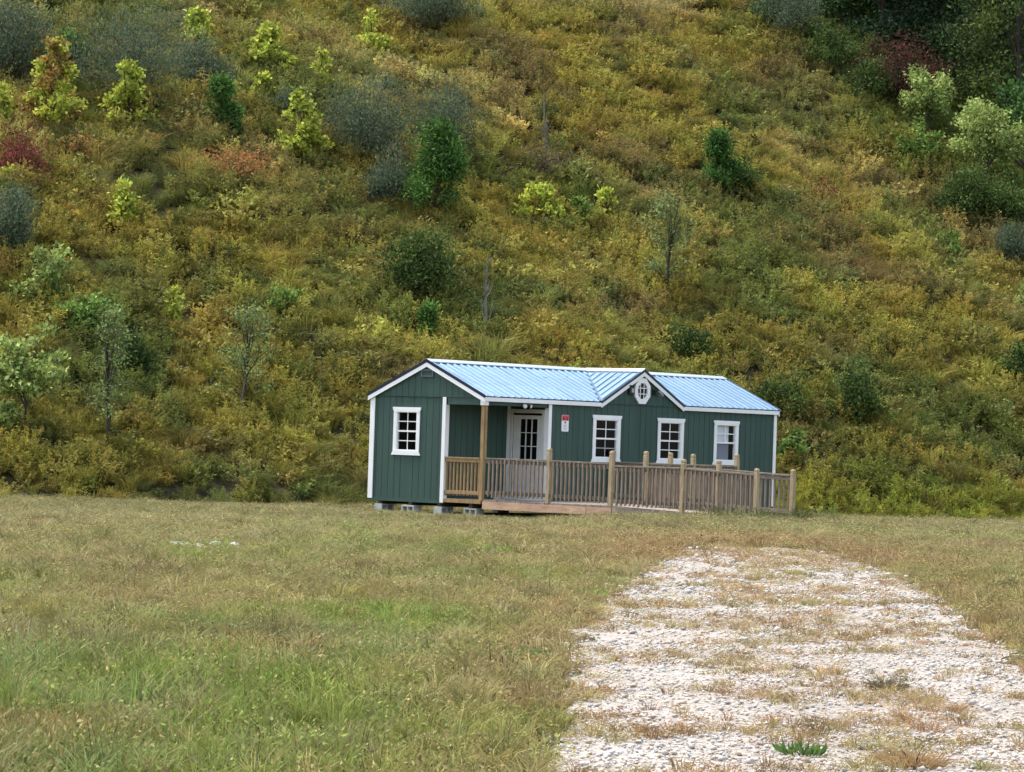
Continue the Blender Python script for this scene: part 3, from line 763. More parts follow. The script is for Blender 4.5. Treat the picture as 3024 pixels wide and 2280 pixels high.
# ---- kinds of hillside weed (unit height about 0.7 m)
def weed_mound(seed, n_stem, per, hgt, rad, ll, lw, plume=0):
    rg = np.random.default_rng(seed); Vs, Fs, Cs = [], [], []; off = 0
    def put(V, F, c, k):
        nonlocal off
        Vs.append(V); Fs.append(F + off); Cs.append(rep(c, k)); off += len(V)
    for i in range(n_stem):
        a = rg.uniform(0, 2 * np.pi); r = rad * np.sqrt(rg.random()) * .6; b = np.array([np.cos(a) * r, np.sin(a) * r, 0])
        h = hgt * (1 - .45 * (r / rad)) * rg.uniform(.65, 1.1); lean = np.array([np.cos(a), np.sin(a), 0]) * rad * rg.uniform(.1, .6) + rg.normal(size=3) * .04
        t = rg.uniform(.12, 1, per) ** .75
        C = b + lean * (t ** 1.6)[:, None] + np.array([0, 0, 1]) * (t * h)[:, None] + rg.normal(size=(per, 3)) * .022
        A = rg.normal(size=(per, 3)); A[:, 2] = np.abs(A[:, 2]) * .6 + .15; A[:, :2] += lean[:2] * 1.5; A = unit(A)
        V, F = leaf_quads(C, A, ll * rg.uniform(.6, 1.25, per), lw * rg.uniform(.7, 1.2, per), rg)
        c = jitter(rg, per, (1, 1, 1), .2, .06) * (.78 + .3 * t)[:, None] if False else jitter(rg, per, (1, 1, 1), .22, .07)
        put(V, F, c, 4)
        if plume and rg.random() < plume:
            m = 14; q = rg.uniform(.82, 1.12, m); C = b + lean * (q ** 1.6)[:, None] + np.array([0, 0, 1]) * (q * h)[:, None] + rg.normal(size=(m, 3)) * .02
            A = unit(rg.normal(size=(m, 3)) + np.array([0, 0, .8])); V, F = leaf_quads(C, A, .055, .03, rg)
            put(V, F, jitter(rg, m, (1.45, 1.2, .75), .2, .06), 4)
    return np.concatenate(Vs), np.concatenate(Fs), np.concatenate(Cs)
def tussock(seed, n, hgt, rad, wd, bend):
    rg = np.random.default_rng(seed); a = rg.uniform(0, 2 * np.pi, n); r = rad * np.sqrt(rg.random(n)) * .5
    C = np.stack([np.cos(a) * r, np.sin(a) * r, np.zeros(n)], 1)
    A = np.stack([np.cos(a) * r / rad, np.sin(a) * r / rad, np.ones(n)], 1) + rg.normal(size=(n, 3)) * .22; A[:, 2] = np.abs(A[:, 2]) + .3; A = unit(A)
    V, F = blades(C, A, hgt * rg.uniform(.5, 1.15, n), wd * rg.uniform(.7, 1.2, n), rg, bend)
    return V, F, rep(jitter(rg, n, (1, 1, 1), .22, .06), 6)
for k in range(4): proto('weeds', 'weed_mound', *weed_mound(20 + k, 20, 15, .62, .42, .085, .032, .35), M['leaf'])
for k in range(2): proto('weeds', 'weed_broad', *weed_mound(30 + k, 14, 12, .5, .42, .12, .065, 0), M['leaf'])
for k in range(3): proto('weeds', 'tussock', *tussock(40 + k, 130, .55, .42, .016, .9), M['leaf'])

def in_view(x, y, m=1.18, extra=1.0): return np.abs(x) < .157 * y * m + extra
N0 = 58000
hx = rng.uniform(-30, 36, N0); hy = rng.uniform(74, 150, N0)
s = hill_s(hx, hy); z = hill_z(hx, hy)
elev = (z - CZ) / hy
keep = in_view(hx, hy, 1.12, 2.5) & (s > -.4) & (elev < .165)
# thin out with distance, leave the shed footprint free
inv = FR.inverted(); lx = inv[0][0] * hx + inv[0][1] * hy + inv[0][3]; ly = inv[1][0] * hx + inv[1][1] * hy + inv[1][3]
keep &= ~((lx > -.5) & (lx < L_ + .35) & (ly > -6) & (ly < W_ + .3))
hx, hy, z, s = hx[keep], hy[keep], z[keep], s[keep]; n = len(hx)
print('hill weeds', n)
big = fbm(hx, hy, 6.0, 1); mid = fbm(hx, hy, 2.2, 2); fine = fbm(hx, hy, .9, 3)
up = sstep(4, 30, s)
right = sstep(0, 12, hx)
gold = np.array([.345, .285, .062]); yel = np.array([.35, .32, .075]); grn = np.array([.17, .20, .055]); brn = np.array([.25, .19, .09]); tan = np.array([.46, .38, .16]); dgr = np.array([.11, .15, .05])
def wmix(a, b, t): return a * (1 - t[:, None]) + b * t[:, None]
c = wmix(np.tile(gold, (n, 1)), np.tile(yel, (n, 1)), sstep(.35, .65, mid))
c = wmix(c, np.tile(tan, (n, 1)), sstep(.5, .75, big) * up * .75)
c = wmix(c, np.tile(brn, (n, 1)), sstep(.52, .72, fbm(hx, hy, 3.2, 6)) * .7)
low = 1 - sstep(2, 16, s)
c = wmix(c, np.tile(grn, (n, 1)), np.clip(sstep(.5, .68, fbm(hx, hy, 3.0, 8) + .05 * low) * .8 + .12 * low, 0, 1))
c = wmix(c, np.tile(dgr, (n, 1)), sstep(.60, .74, fine) * .7)
wood = sstep(-1.5, 3.0, hx - (8.9 + (124 - hy) * .55)) * sstep(100, 108, hy)     # weeds under and beside the wood: green, with its shade put into the colour
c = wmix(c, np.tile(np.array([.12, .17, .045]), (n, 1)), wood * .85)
toe = (1 - sstep(.3, 2.2, s)) * sstep(3, 7, hx)
c = wmix(c, np.tile(np.array([.34, .36, .06]), (n, 1)), toe * .8)
c = c * np.clip(1 + .25 * rng.normal(size=(n, 1)), .4, 1.7) * (1 + .05 * rng.normal(size=(n, 3)))
c = np.clip(c, .01, .8)
kind = np.where(fbm(hx, hy, 1.8, 9) > .52, rng.integers(6, 9, n), np.where(rng.random(n) < .25 + .3 * wood, rng.integers(4, 6, n), rng.integers(0, 4, n)))
sc = rng.uniform(.5, 1.25, n) * (.75 + .5 * mid) * (1 - .25 * (s < .6)); sc = np.where(rng.random(n) < .05, sc * 1.35, sc)
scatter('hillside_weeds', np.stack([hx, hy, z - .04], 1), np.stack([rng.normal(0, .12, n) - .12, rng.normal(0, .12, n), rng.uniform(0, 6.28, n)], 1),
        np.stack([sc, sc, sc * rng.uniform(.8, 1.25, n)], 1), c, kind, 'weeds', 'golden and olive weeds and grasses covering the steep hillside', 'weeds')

# ---- mown field: small tufts near, larger far
for k in range(4): proto('turf', 'turf_tuft', *tussock(60 + k, 70, .085, .15, .0065, 1.0), M['leaf'])
for k in range(2): proto('turf', 'turf_clover', *weed_mound(66 + k, 18, 7, .06, .14, .024, .013, 0), M['leaf'])
for k in range(2): proto('turf', 'turf_tall', *tussock(70 + k, 26, .17, .10, .006, .7), M['leaf'])
def field_pts(y0, y1, dens):
    area_n = int(dens * (y1 - y0) * 2 * (.157 * y1 * 1.15 + 2.2)); y = rng.uniform(y0, y1, area_n); x = rng.uniform(-1, 1, area_n) * (.157 * y1 * 1.15 + 2.2)
    k = in_view(x, y, 1.12, 2.2); return x[k], y[k]
A = [field_pts(12, 20, 60), field_pts(20, 32, 38), field_pts(32, 50, 24), field_pts(50, 66, 18), field_pts(66, 91, 16)]
fx = np.concatenate([a[0] for a in A]); fy = np.concatenate([a[1] for a in A])
lx = inv[0][0] * fx + inv[0][1] * fy + inv[0][3]; ly = inv[1][0] * fx + inv[1][1] * fy + inv[1][3]
keep = (hill_s(fx, fy) < .6) & ~((lx > -.1) & (lx < L_ + .1) & (ly > -.1) & (ly < W_ + .1)) & ~((lx > .05) & (lx < 4.4) & (ly > -3.9) & (ly < 0)) & ~((lx > .1) & (lx < 1.1) & (ly > -8.0) & (ly < 0))
inroad = np.minimum(fx - road_left(fy), road_right(fy) - fx); onroad = (fy < 48.5) & (inroad > 0)
centre = np.exp(-((fx - np.interp(fy, [14, 21, 27, 31, 40, 46], [1.9, 2.25, 2.3, 2.75, 3.3, 3.6])) / .42) ** 2)
pn = np.maximum(fbm(fx, fy * .6, .9, 4), fbm(fx, fy * .7, .38, 25) - .035); dry = np.clip(.30 + sstep(30, 44, fy) * .45, 0, .9)
pr = np.where(onroad, np.clip(sstep(.52, .66, pn + .16 * centre + .10 * sstep(.5, 0, inroad) + .10 * sstep(34, 46, fy)) * .8 + .02, 0, 1), 1.0)
keep &= rng.random(len(fx)) < pr
fx, fy, onroad, inroad, lx, ly = fx[keep], fy[keep], onroad[keep], inroad[keep], lx[keep], ly[keep]; n = len(fx); print('turf', n)
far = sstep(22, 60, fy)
straw = np.array([.48, .40, .17]); oliv = np.array([.42, .38, .125]); fgrn = np.array([.31, .42, .085]); brown = np.array([.33, .24, .12]); grey = np.array([.44, .41, .21]); sage = np.array([.32, .38, .15])
b1 = fbm(fx, fy * .55, 2.2, 11); b2 = fbm(fx, fy * .5, .8, 12); b3 = fbm(fx, fy * .4, 5.0, 13)
c = wmix(np.tile(oliv, (n, 1)), np.tile(straw, (n, 1)), sstep(.42, .62, b2) * .75)
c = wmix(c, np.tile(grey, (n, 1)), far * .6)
near_left = (1 - sstep(15, 26, fy)) * (1 - sstep(-1.6, .4, fx))
c = wmix(c, np.tile(fgrn, (n, 1)), np.clip(sstep(.54, .70, b1 + .14 * near_left + .05 * (rng.random(n) - .5)) * (.85 - .45 * far), 0, 1))
c = wmix(c, np.tile(sage, (n, 1)), sstep(.55, .7, fbm(fx, fy * .5, 1.1, 15) + .05 * near_left) * .5 * (1 - far))
c = wmix(c, np.tile(brown, (n, 1)), sstep(.58, .72, fbm(fx, fy * .4, 1.6, 17)) * .55)
edge = np.exp(-(np.clip(-inroad, 0, 9) / .8) ** 2) * (fy < 52)
dryz = np.clip(edge * .6 + onroad * .95 + .8 * sstep(39, 44, fy) * (1 - sstep(52, 58, fy)) * np.exp(-((fx - 3.8) / 3.8) ** 2), 0, 1)
c = wmix(c, np.tile(np.array([.50, .33, .165]), (n, 1)), dryz * (.6 + .4 * sstep(.35, .6, b2)))
hollow = sstep(55, 68, fy) * (1 - sstep(70, 90, fy)); c = wmix(c, np.tile(np.array([.30, .29, .12]), (n, 1)), hollow * .6)
base_green = ((lx > -1.2) & (lx < 2.2) & (ly < -6.7) & (ly > -8.9)); c = wmix(c, np.tile(np.array([.13, .20, .055]), (n, 1)), base_green * .75)
c = wmix(c, np.tile(np.array([.56, .48, .22]), (n, 1)), (rng.random(n) < .28) * .75)
c = np.clip(.70 * c * np.clip(1 + .24 * rng.normal(size=(n, 1)), .5, 1.6) * (1 + .05 * rng.normal(size=(n, 3))), .01, .8)
rr = rng.random(n)
kind = np.where(rr < .74, rng.integers(0, 4, n), np.where(rr < .80, rng.integers(4, 6, n), rng.integers(6, 8, n)))
kind = np.where(onroad, rng.integers(0, 4, n), kind)
sc = rng.uniform(.75, 1.35, n) * (1 + .75 * far) ; zs = sc * rng.uniform(.6, 1.1, n) * (1 - .42 * far)
sc = np.where(onroad, sc * .75, sc); zs = np.where(onroad, zs * .45, zs)
zs = np.where((lx > -3) & (lx < .5) & (ly > -6.8), zs * .5, zs); zs = np.where(base_green, zs * 2.1, zs); zs = zs * (1 + .5 * near_left)
fz = ground_z(fx, fy) + .003
scatter('field_grass', np.stack([fx, fy, fz], 1), np.stack([rng.normal(0, .08, n), rng.normal(0, .08, n), rng.uniform(0, 6.28, n)], 1), np.stack([sc, sc, zs], 1), c, kind, 'turf', 'short dry olive and straw coloured grass of the field', 'grass')

# ---- thin dark seed stalks standing above the near grass
def stalks(seed, n, h):
    rg = np.random.default_rng(seed); C = np.stack([rg.normal(0, .05, n), rg.normal(0, .05, n), np.zeros(n)], 1)
    A = unit(np.stack([rg.normal(0, .12, n), rg.normal(0, .12, n), np.ones(n)], 1)); V, F = blades(C, A, h * rg.uniform(.6, 1.1, n), .006, rg, .08)
    return V, F, rep(jitter(rg, n, (1, 1, 1), .2, .05), 6)
for k in range(3): proto('stalks', 'seed_stalk', *stalks(80 + k, 4, .26), M['leaf'])
n = 420; y = rng.uniform(12.5, 34, n); x = rng.uniform(-1, 1, n) * (.157 * y * 1.1 + .3); k = (x < road_left(y) - .25) & (fbm(x, y, 1.6, 21) + .12 * (1 - sstep(14, 24, y)) > .52); x, y = x[k], y[k]; n = len(x)
sc = rng.uniform(.5, 1.05, n)
scatter('seed_stalks', np.stack([x, y, ground_z(x, y)], 1), np.stack([rng.normal(0, .05, n), rng.normal(0, .05, n), rng.uniform(0, 6.28, n)], 1), np.stack([sc, sc, sc], 1),
        np.clip(np.array([.13, .12, .05]) * (1 + .3 * rng.normal(size=(n, 1))), .02, .5), rng.integers(0, 3, n), 'stalks', 'thin dark seed stalks above the green grass', 'grass')

# ---- gravel stones on the track
def pebble(seed):
    rg = np.random.default_rng(seed)
    V = np.array([(0, 0, 1), (1, 0, .1), (.3, .95, 0), (-.8, .6, .1), (-.8, -.6, 0), (.3, -.95, .1), (0, 0, -.6)]) * np.array([1, .8, .55]) * rg.uniform(.7, 1.25, (7, 3))
    F = []
    for i in range(5): F += [(0, 1 + i, 1 + (i + 1) % 5), (6, 1 + (i + 1) % 5, 1 + i)]
    return V, np.array(F), np.ones((7, 3))
for k in range(5): proto('gravel', 'pebble', *pebble(90 + k), M['gravel'])
P = []
for y0, y1, d in ((12.5, 17, 650), (17, 24, 380), (24, 34, 170), (34, 48, 80)):
    m = int(d * (y1 - y0) * 5.2); y = rng.uniform(y0, y1, m); x = rng.uniform(-.6, 5.2, m)
    k = (x > road_left(y) - .25 + .5 * (rng.random(m) - .5)) & (x < road_right(y) + .3) & in_view(x, y, 1.1, .5); P.append(np.stack([x[k], y[k]], 1))
P = np.concatenate(P); n = len(P); print('pebbles', n)
sz = np.clip(rng.lognormal(math.log(.008), .5, n), .004, .035) * (1 + .8 * sstep(18, 40, P[:, 1]))
g = rng.uniform(.65, 1.25, (n, 1)); warm = rng.random((n, 1)) < .25
c = np.clip(g * np.where(warm, np.array([.95, .76, .58]), np.array([.95, .91, .86])) * .52, .03, .8)
scatter('gravel', np.stack([P[:, 0], P[:, 1], .268 + sz * .2], 1), rng.uniform(0, 6.28, (n, 3)) * np.array([.06, .06, 1]), np.stack([sz, sz, sz], 1), c, rng.integers(0, 5, n), 'gravel', 'pale loose gravel strewn over the track', 'gravel')
PLANTS = [
('olive', -12.0, 100.5, 3.58, 3.08, 'broad silvery blue green shrub, the largest on the slope, red sprig beside it'),
('olive', -10.1, 102.9, 1.61, 1.54, 'pale grey green shrub with upright sprays leaning against the largest silvery shrub'),
('olive', -15.9, 101.4, 2.17, 2.24, 'dark blue grey shrub flanking the largest silvery shrub, fresh green sapling before it'),
('olive', -4.8, 101.6, 2.75, 2.39, 'silvery grey shrub with dark core just uphill of the pointed bright green pine'),
('olive', -4.1, 99.3, 1.34, 1.34, 'low dull grey shrub touching the pointed bright green pine'),
('olive', -2.4, 104.8, 2.24, 2.24, 'thin see-through grey shrub with brown twigs behind the pointed bright green pine'),
('olive', -3.2, 114.3, 2.93, 1.95, 'dark blue grey shrub standing alone at the top of the open slope'),
('olive', 9.9, 123.5, 2.46, 1.67, 'blue green shrub at the upper edge of the dark wood'),
('olive', -7.3, 103.1, 0.88, 0.88, 'small smoky grey shrub directly behind the brightest yellow sapling'),
('olive', 16.6, 108.6, 0.87, 1.24, 'narrow dark blue grey shrub below the wood, near a lime green bush'),
('olive', -13.8, 88.5, 1.13, 1.89, 'loose dull grey green shrub above the pale branching sapling'),
('pine', -2.5, 99.2, 2.12, 2.54, 'pointed bright green pine on the slope above the shed gable'),
('bush', -2.7, 93.8, 2.0, 2.0, 'rounded mid green bush on the slope above the shed roof'),
('pine', 6.6, 107.7, 1.23, 1.84, 'dark narrow cedar on the open golden slope'),
('bush', 7.4, 108.4, 0.93, 1.16, 'small green bush hugging the dark narrow cedar'),
('sparse', 4.6, 98.5, 1.54, 3.01, 'tall thin light green sapling with open crown above the dormer'),
('pine', -2.4, 90.9, 0.54, 0.9, 'tiny dark pine seedling just above the gable peak'),
('bush', 5.2, 95.0, 1.01, 1.08, 'compact green bush uphill of the roof just past the dormer'),
('bush', 9.9, 93.2, 1.19, 1.66, 'dark upright green bush on the slope past the far end of the shed'),
('bush', 7.7, 93.0, 1.32, 1.19, 'dark low bush behind the far end of the shed roof'),
('leafy', 7.7, 90.3, 0.9, 1.16, 'bright leafy bush beside the far corner of the shed'),
('pine', -9.2, 99.9, 1.07, 1.49, 'dark green young pine between yellow saplings'),
('bush', 15.3, 98.8, 0.98, 1.05, 'dark green bush alone in golden weeds, far from the shed'),
('leafy', -11.3, 85.9, 1.65, 1.28, 'emerald green spreading sapling'),
('bush', -9.8, 84.6, 0.84, 1.14, 'dark green bush downhill of the emerald green sapling'),
('yellow', -6.8, 100.8, 1.51, 1.79, 'brightest yellow green sapling, pointed, in front of a grey shrub'),
('yellow', -14.1, 97.9, 1.81, 2.51, 'tall yellow and rust sapling in front of the dark blue grey shrub'),
('yellow', -11.9, 98.8, 1.62, 1.69, 'yellow green sapling in front of the largest silvery shrub'),
('yellow', -10.7, 106.6, 1.44, 1.37, 'yellow green sapling up beside the largest silvery shrub'),
('yellow', -8.3, 106.5, 1.59, 1.37, 'pale yellow sapling with thin crown on the upper slope'),
('yellow', -5.2, 111.2, 1.43, 1.27, 'yellow sapling below the lone dark blue shrub at the top'),
('olivegreen', -10.4, 99.1, 1.62, 1.34, 'olive brown leafy sapling between yellow sapling and young pine'),
('yellow', -8.3, 104.0, 0.67, 0.77, 'tiny lime sapling uphill of the brightest yellow sapling'),
('yellow', -6.5, 105.4, 0.6, 1.28, 'slender lime sapling uphill of the silvery grey shrub'),
('yellow', -11.3, 93.2, 1.13, 1.06, 'yellow green sapling with two leafy heads in olive weeds'),
('yellow', -14.4, 91.9, 0.55, 0.72, 'small lime sapling below the dark red sumac'),
('yellow', 0.6, 102.5, 1.75, 1.09, 'low wide bush with lime tips near the pointed bright green pine'),
('yellow', 2.8, 103.3, 0.81, 0.81, 'little pale yellow sapling beside the low lime tipped bush'),
('leafy', 2.1, 102.7, 1.02, 0.58, 'low lime green sprig between the lime tipped bush and pale yellow sapling'),
('pale', -12.5, 86.8, 1.42, 1.42, 'pale branching sapling with layered leaves'),
('pale', -11.9, 80.1, 1.71, 2.68, 'yellow green sapling with a bare thin trunk at the slope foot'),
('yellow', -9.3, 88.8, 0.61, 0.63, 'tiny lime sapling close to the emerald green sapling'),
('leafy', -6.4, 89.8, 1.21, 0.96, 'soft yellow green bush in mid slope weeds'),
('sparse', -7.0, 85.1, 1.45, 2.48, 'crooked dark stemmed sapling with pale leaves on one side'),
('sparse', -9.9, 80.0, 1.02, 3.41, 'tall sapling with black trunk and thin grey crown at the slope foot'),
('leafy', 14.3, 108.2, 1.15, 0.95, 'lime green bush on the slope below the wood'),
('pale', 16.3, 105.0, 0.75, 1.12, 'pale green sapling downhill of the narrow blue grey shrub'),
('leafy', -14.4, 102.4, 1.75, 1.09, 'fresh green sapling in front of two silvery shrubs'),
('pale', -12.4, 79.6, 0.68, 1.36, 'short pale sapling under the bare trunked yellow green sapling'),
('yellow', -15.4, 96.8, 0.62, 1.24, 'bright lime sapling uphill of the dark red sumac shrub'),
('red', -14.4, 93.2, 1.66, 1.39, 'dark red sumac shrub'),
('orange', -13.1, 96.4, 0.75, 0.58, 'small orange red sumac sprig'),
('orange', -8.5, 96.6, 2.06, 1.24, 'wide faded salmon sumac patch'),
('red', 10.2, 108.7, 0.8, 0.5, 'small crimson bush on the open golden slope'),
('red', 11.0, 107.8, 0.84, 0.52, 'small rust red bush next to the crimson one'),
('brown', 0.9, 105.1, 2.69, 1.12, 'brown dry bramble patch around a bare dead stem'),
('red', -11.7, 103.5, 0.74, 0.44, 'dark red sprig against the largest silvery shrub'),
('dead', 0.8, 106.6, 0.52, 1.97, 'bare dead stem rising from the brown bramble'),
('dead', -0.8, 92.0, 0.78, 2.35, 'tall bare grey dead sapling above the shed roof'),
('dead', -7.0, 84.9, 0.24, 0.97, 'short bare snag beside the crooked sapling'),
('bush', 9.3, 123.9, 1.59, 0.88, 'bright green shrub at the top end of the wood edge'),
('bush', 11.6, 121.8, 2.08, 1.21, 'green shrub along the wood edge below the blue green shrub'),
('bush', 12.8, 119.7, 1.88, 1.36, 'green shrub on the wood edge beside the dark red tree'),
('bush', 11.0, 122.9, 1.4, 0.88, 'low green shrub between two shrubs of the wood edge'),
('woodred', 14.0, 120.2, 3.68, 2.82, 'dark red leafed tree at the front of the wood'),
('pale', 14.75, 117.6, 1.9, 2.6, 'yellow green sapling in front of the dark red tree'),
('pale', 16.3, 113.7, 2.83, 3.24, 'large pale green leafy tree at the lower corner of the wood'),
('leafy', 14.2, 115.3, 1.81, 1.31, 'green bush between the dark red tree and the large pale green tree'),
('bush', 15.4, 111.6, 2.06, 1.51, 'dark green bush at the foot of the large pale green tree'),
('bush', 16.8, 110.9, 1.74, 1.74, 'dark green bush low in the wood beside the slope'),
('wood', 13.8, 125.6, 3.58, 4.65, 'dark green tree of the wood beyond the golden slope'),
('wood', 12.5, 127.2, 3.08, 4.35, 'dark green tree of the wood beyond the golden slope'),
('wood', 17.1, 123.8, 3.88, 5.82, 'dark green tree of the wood beyond the golden slope'),
('wood', 18.5, 120.7, 3.78, 6.53, 'dark green tree of the wood beyond the golden slope'),
('wood', 15.8, 126.3, 3.96, 5.76, 'dark green tree of the wood beyond the golden slope'),
('wood', 19.2, 131.0, 4.48, 6.16, 'dark green tree of the wood beyond the golden slope'),
('wood', 15.3, 130.0, 4.08, 4.82, 'dark green tree of the wood beyond the golden slope'),
('wood', 17.9, 132.7, 4.16, 5.29, 'dark green tree of the wood beyond the golden slope'),
('wood', 20.5, 129.3, 4.05, 5.52, 'dark green tree of the wood beyond the golden slope'),
('wood', 18.0, 115.2, 2.13, 3.77, 'dark green tree of the wood beyond the golden slope'),
('wood', 10.9, 127.9, 2.55, 2.92, 'dark green tree of the wood beyond the golden slope'),
('dead', 16.7, 127.5, 0.83, 2.75, 'tall pale bare trunk standing in the dark wood'),
('dead', 19.3, 127.2, 0.66, 2.19, 'thin pale bare stem low in the dark wood'),
]

# ---- single plants of the hillside: each a stem with limbs and a leafy crown
STY = {  # leaf length, width, leaves per m2 of outline, colours, shape, translucent look
    'olive': dict(l=.11, w=.040, d=1900, c=((.10, .135, .08), (.14, .18, .11), (.075, .105, .06)), sh='dome', up=1.1),
    'pine': dict(l=.15, w=.05, d=1900, c=((.075, .16, .035), (.13, .25, .055), (.035, .085, .022)), sh='cone', up=.35),
    'bush': dict(l=.12, w=.06, d=1250, c=((.07, .115, .03), (.12, .18, .045), (.035, .06, .02)), sh='dome', up=.4),
    'leafy': dict(l=.15, w=.09, d=420, c=((.15, .25, .06), (.25, .36, .08), (.08, .13, .03)), sh='dome', up=.2),
    'yellow': dict(l=.16, w=.11, d=400, c=((.42, .48, .07), (.60, .63, .12), (.24, .28, .05)), sh='cone', up=.1),
    'olivegreen': dict(l=.14, w=.08, d=230, c=((.20, .20, .06), (.28, .27, .09), (.10, .11, .035)), sh='dome', up=.1),
    'pale': dict(l=.15, w=.09, d=380, c=((.26, .34, .09), (.40, .47, .16), (.15, .20, .06)), sh='dome', up=.05),
    'sparse': dict(l=.10, w=.055, d=330, c=((.16, .22, .07), (.28, .34, .12), (.12, .13, .07)), sh='column', up=.2),
    'red': dict(l=.12, w=.045, d=520, c=((.15, .035, .035), (.26, .06, .055), (.09, .04, .03)), sh='dome', up=.3),
    'orange': dict(l=.12, w=.045, d=330, c=((.36, .155, .06), (.44, .20, .09), (.24, .15, .065)), sh='dome', up=.3),
    'brown': dict(l=.10, w=.03, d=420, c=((.15, .11, .075), (.22, .17, .12), (.10, .075, .05)), sh='dome', up=.5),
    'wood': dict(l=.17, w=.10, d=300, c=((.05, .09, .035), (.10, .15, .05), (.03, .05, .022)), sh='tall', up=.1),
    'woodred': dict(l=.15, w=.07, d=360, c=((.075, .032, .026), (.12, .05, .035), (.05, .05, .028)), sh='dome', up=.1),
    'dead': dict(l=.05, w=.02, d=0, c=((.2, .18, .15),) * 3, sh='column', up=.3),
}
NAMES = {'olive': ('shrub', 'shrub'), 'pine': ('pine_tree', 'tree'), 'bush': ('bush', 'bush'), 'leafy': ('leafy_bush', 'bush'), 'yellow': ('sapling', 'sapling'), 'olivegreen': ('sapling', 'sapling'),
         'pale': ('sapling', 'sapling'), 'sparse': ('sapling', 'sapling'), 'red': ('sumac', 'shrub'), 'orange': ('sumac', 'shrub'), 'brown': ('bramble', 'bramble'), 'wood': ('forest_tree', 'tree'), 'woodred': ('forest_tree', 'tree'), 'dead': ('dead_sapling', 'dead tree')}
def plant(i, kind, x, y, w, h, label):
    S = STY[kind]; rg = np.random.default_rng(500 + i); h = h * 1.06 + (.2 if h > .7 else .38); w = w * 1.12
    nm, cat = NAMES[kind]
    root = tag(empty(nm, (x, y, float(hill_z(x, y)) - .03)), label, cat)
    if kind == 'wood': root['group'] = 'trees of the dark wood'
    sh = S['sh']; stem = MB(); rad = w / 2
    # centres of the leaf clumps
    ncl = int(np.clip(5 + w * h * (7 if kind not in ('pine', 'bush') else 9), 6, 50)); cl = []
    for k in range(ncl):
        a = rg.uniform(0, 2 * np.pi)
        if sh == 'cone':
            t = rg.uniform(.08, 1) ** 1.1; r = rad * (1.04 - t) ** .85 * np.sqrt(rg.uniform(.25, 1)); zc = t * h * .97
        elif sh == 'column':
            t = rg.uniform(.25, 1); r = rad * np.sqrt(rg.random()) * (1.15 - .6 * t) * rg.uniform(.5, 1.25); zc = t * h * .97
        elif sh == 'tall':
            t = rg.uniform(.12, 1); r = rad * np.sqrt(rg.uniform(.1, 1)) * (1 - .45 * abs(t - .45)); zc = t * h
        else:
            u = rg.random() ** .6; el = np.arcsin(rg.uniform(0.02, 1)); r = rad * u * np.cos(el) * rg.uniform(.8, 1.05); zc = h * (.12 + .84 * u * np.sin(el) * rg.uniform(.75, 1.05) + .06)
        if kind in ('pale',) and h > 2.2: zc = h * (.28 + .72 * zc / h)
        cl.append((np.cos(a) * r, np.sin(a) * r, zc))
    cl = np.array(cl)
    tr = (.010 + .011 * h if kind in ('sparse', 'pale', 'yellow', 'leafy', 'olivegreen') else .018 + .014 * h) if kind not in ('wood', 'woodred') else .05 + .014 * h
    lean = rg.normal(0, .04, 2) * h
    top = h * (.93 if sh in ('cone', 'column', 'tall') else .6)
    tp = [(lean[0] * q * q + .03 * math.sin(5 * q + i), lean[1] * q * q, -.12 + (top + .12) * q) for q in np.linspace(0, 1, 6)]
    stem.tube(tp, [tr * (1 - .85 * q) + .004 for q in np.linspace(0, 1, 6)], 6)
    for k in range(min(ncl, 14 if kind != 'dead' else 0)):
        e = Vector(cl[k]); q = min(.9, max(.12, e.z / top * .62)); b = Vector((lean[0] * q * q + .03 * math.sin(5 * q + i), lean[1] * q * q, -.12 + (top + .12) * q))
        m_ = b.lerp(e, .55) + Vector((0, 0, .06 * h * rg.random())); rr = tr * (1 - .8 * q) * .6 + .003
        stem.tube([b, m_, e], [rr, rr * .65, .003], 4)
    if kind == 'dead':
        for k in range(9):
            q = rg.uniform(.3, .95); a = rg.uniform(0, 6.28); ln = w * rg.uniform(.35, .8) * (1.1 - q)
            b = Vector((lean[0] * q * q + .03 * math.sin(5 * q + i), lean[1] * q * q, -.12 + (top + .12) * q))
            stem.tube([b, b + Vector((math.cos(a) * ln * .6, math.sin(a) * ln * .6, ln * .7)), b + Vector((math.cos(a) * ln, math.sin(a) * ln, ln * 1.5))], [tr * .4, tr * .25, .003], 4)
        if h > 1.4:
            for k in range(5):
                a = rg.uniform(0, 6.28); stem.tube([(0, 0, -.1), (math.cos(a) * .12, math.sin(a) * .12, h * .3), (math.cos(a) * .22, math.sin(a) * .22, h * rg.uniform(.35, .6))], [.014, .01, .003], 4)
    stem.build('trunk' if cat == 'tree' else 'stem', M['deadwood'] if kind == 'dead' else M['bark'], root)
    if not S['d']: return
    n = int(np.clip(S['d'] * w * h * 1.1, 160, 9000)); 
    if kind == 'olive' and 'see-through' in label: n = int(n * .5)
    ci = rg.integers(0, ncl, n); spread = (.10 + .17 * min(w, h) ** .8) * (.75 if S['l'] > .12 else 1) * (.85 if kind in ('pine', 'bush') else 1)
    if kind in ('yellow', 'pale', 'leafy', 'sparse', 'olivegreen'): spread *= .55
    C = cl[ci] + rg.normal(size=(n, 3)) * spread * np.array([1, 1, .8]) * .75
    C[:, 2] = np.abs(C[:, 2] - .05) + .05
    A = rg.normal(size=(n, 3)) * .7; A[:, :2] += C[:, :2] / max(rad, .1) * .5; A[:, 2] += S['up'] + .05; A = unit(A)
    # twig sprays: leaves of a clump share an axis
    tw = rg.normal(size=(ncl, 3)) * .35; A = unit(A + tw[ci])
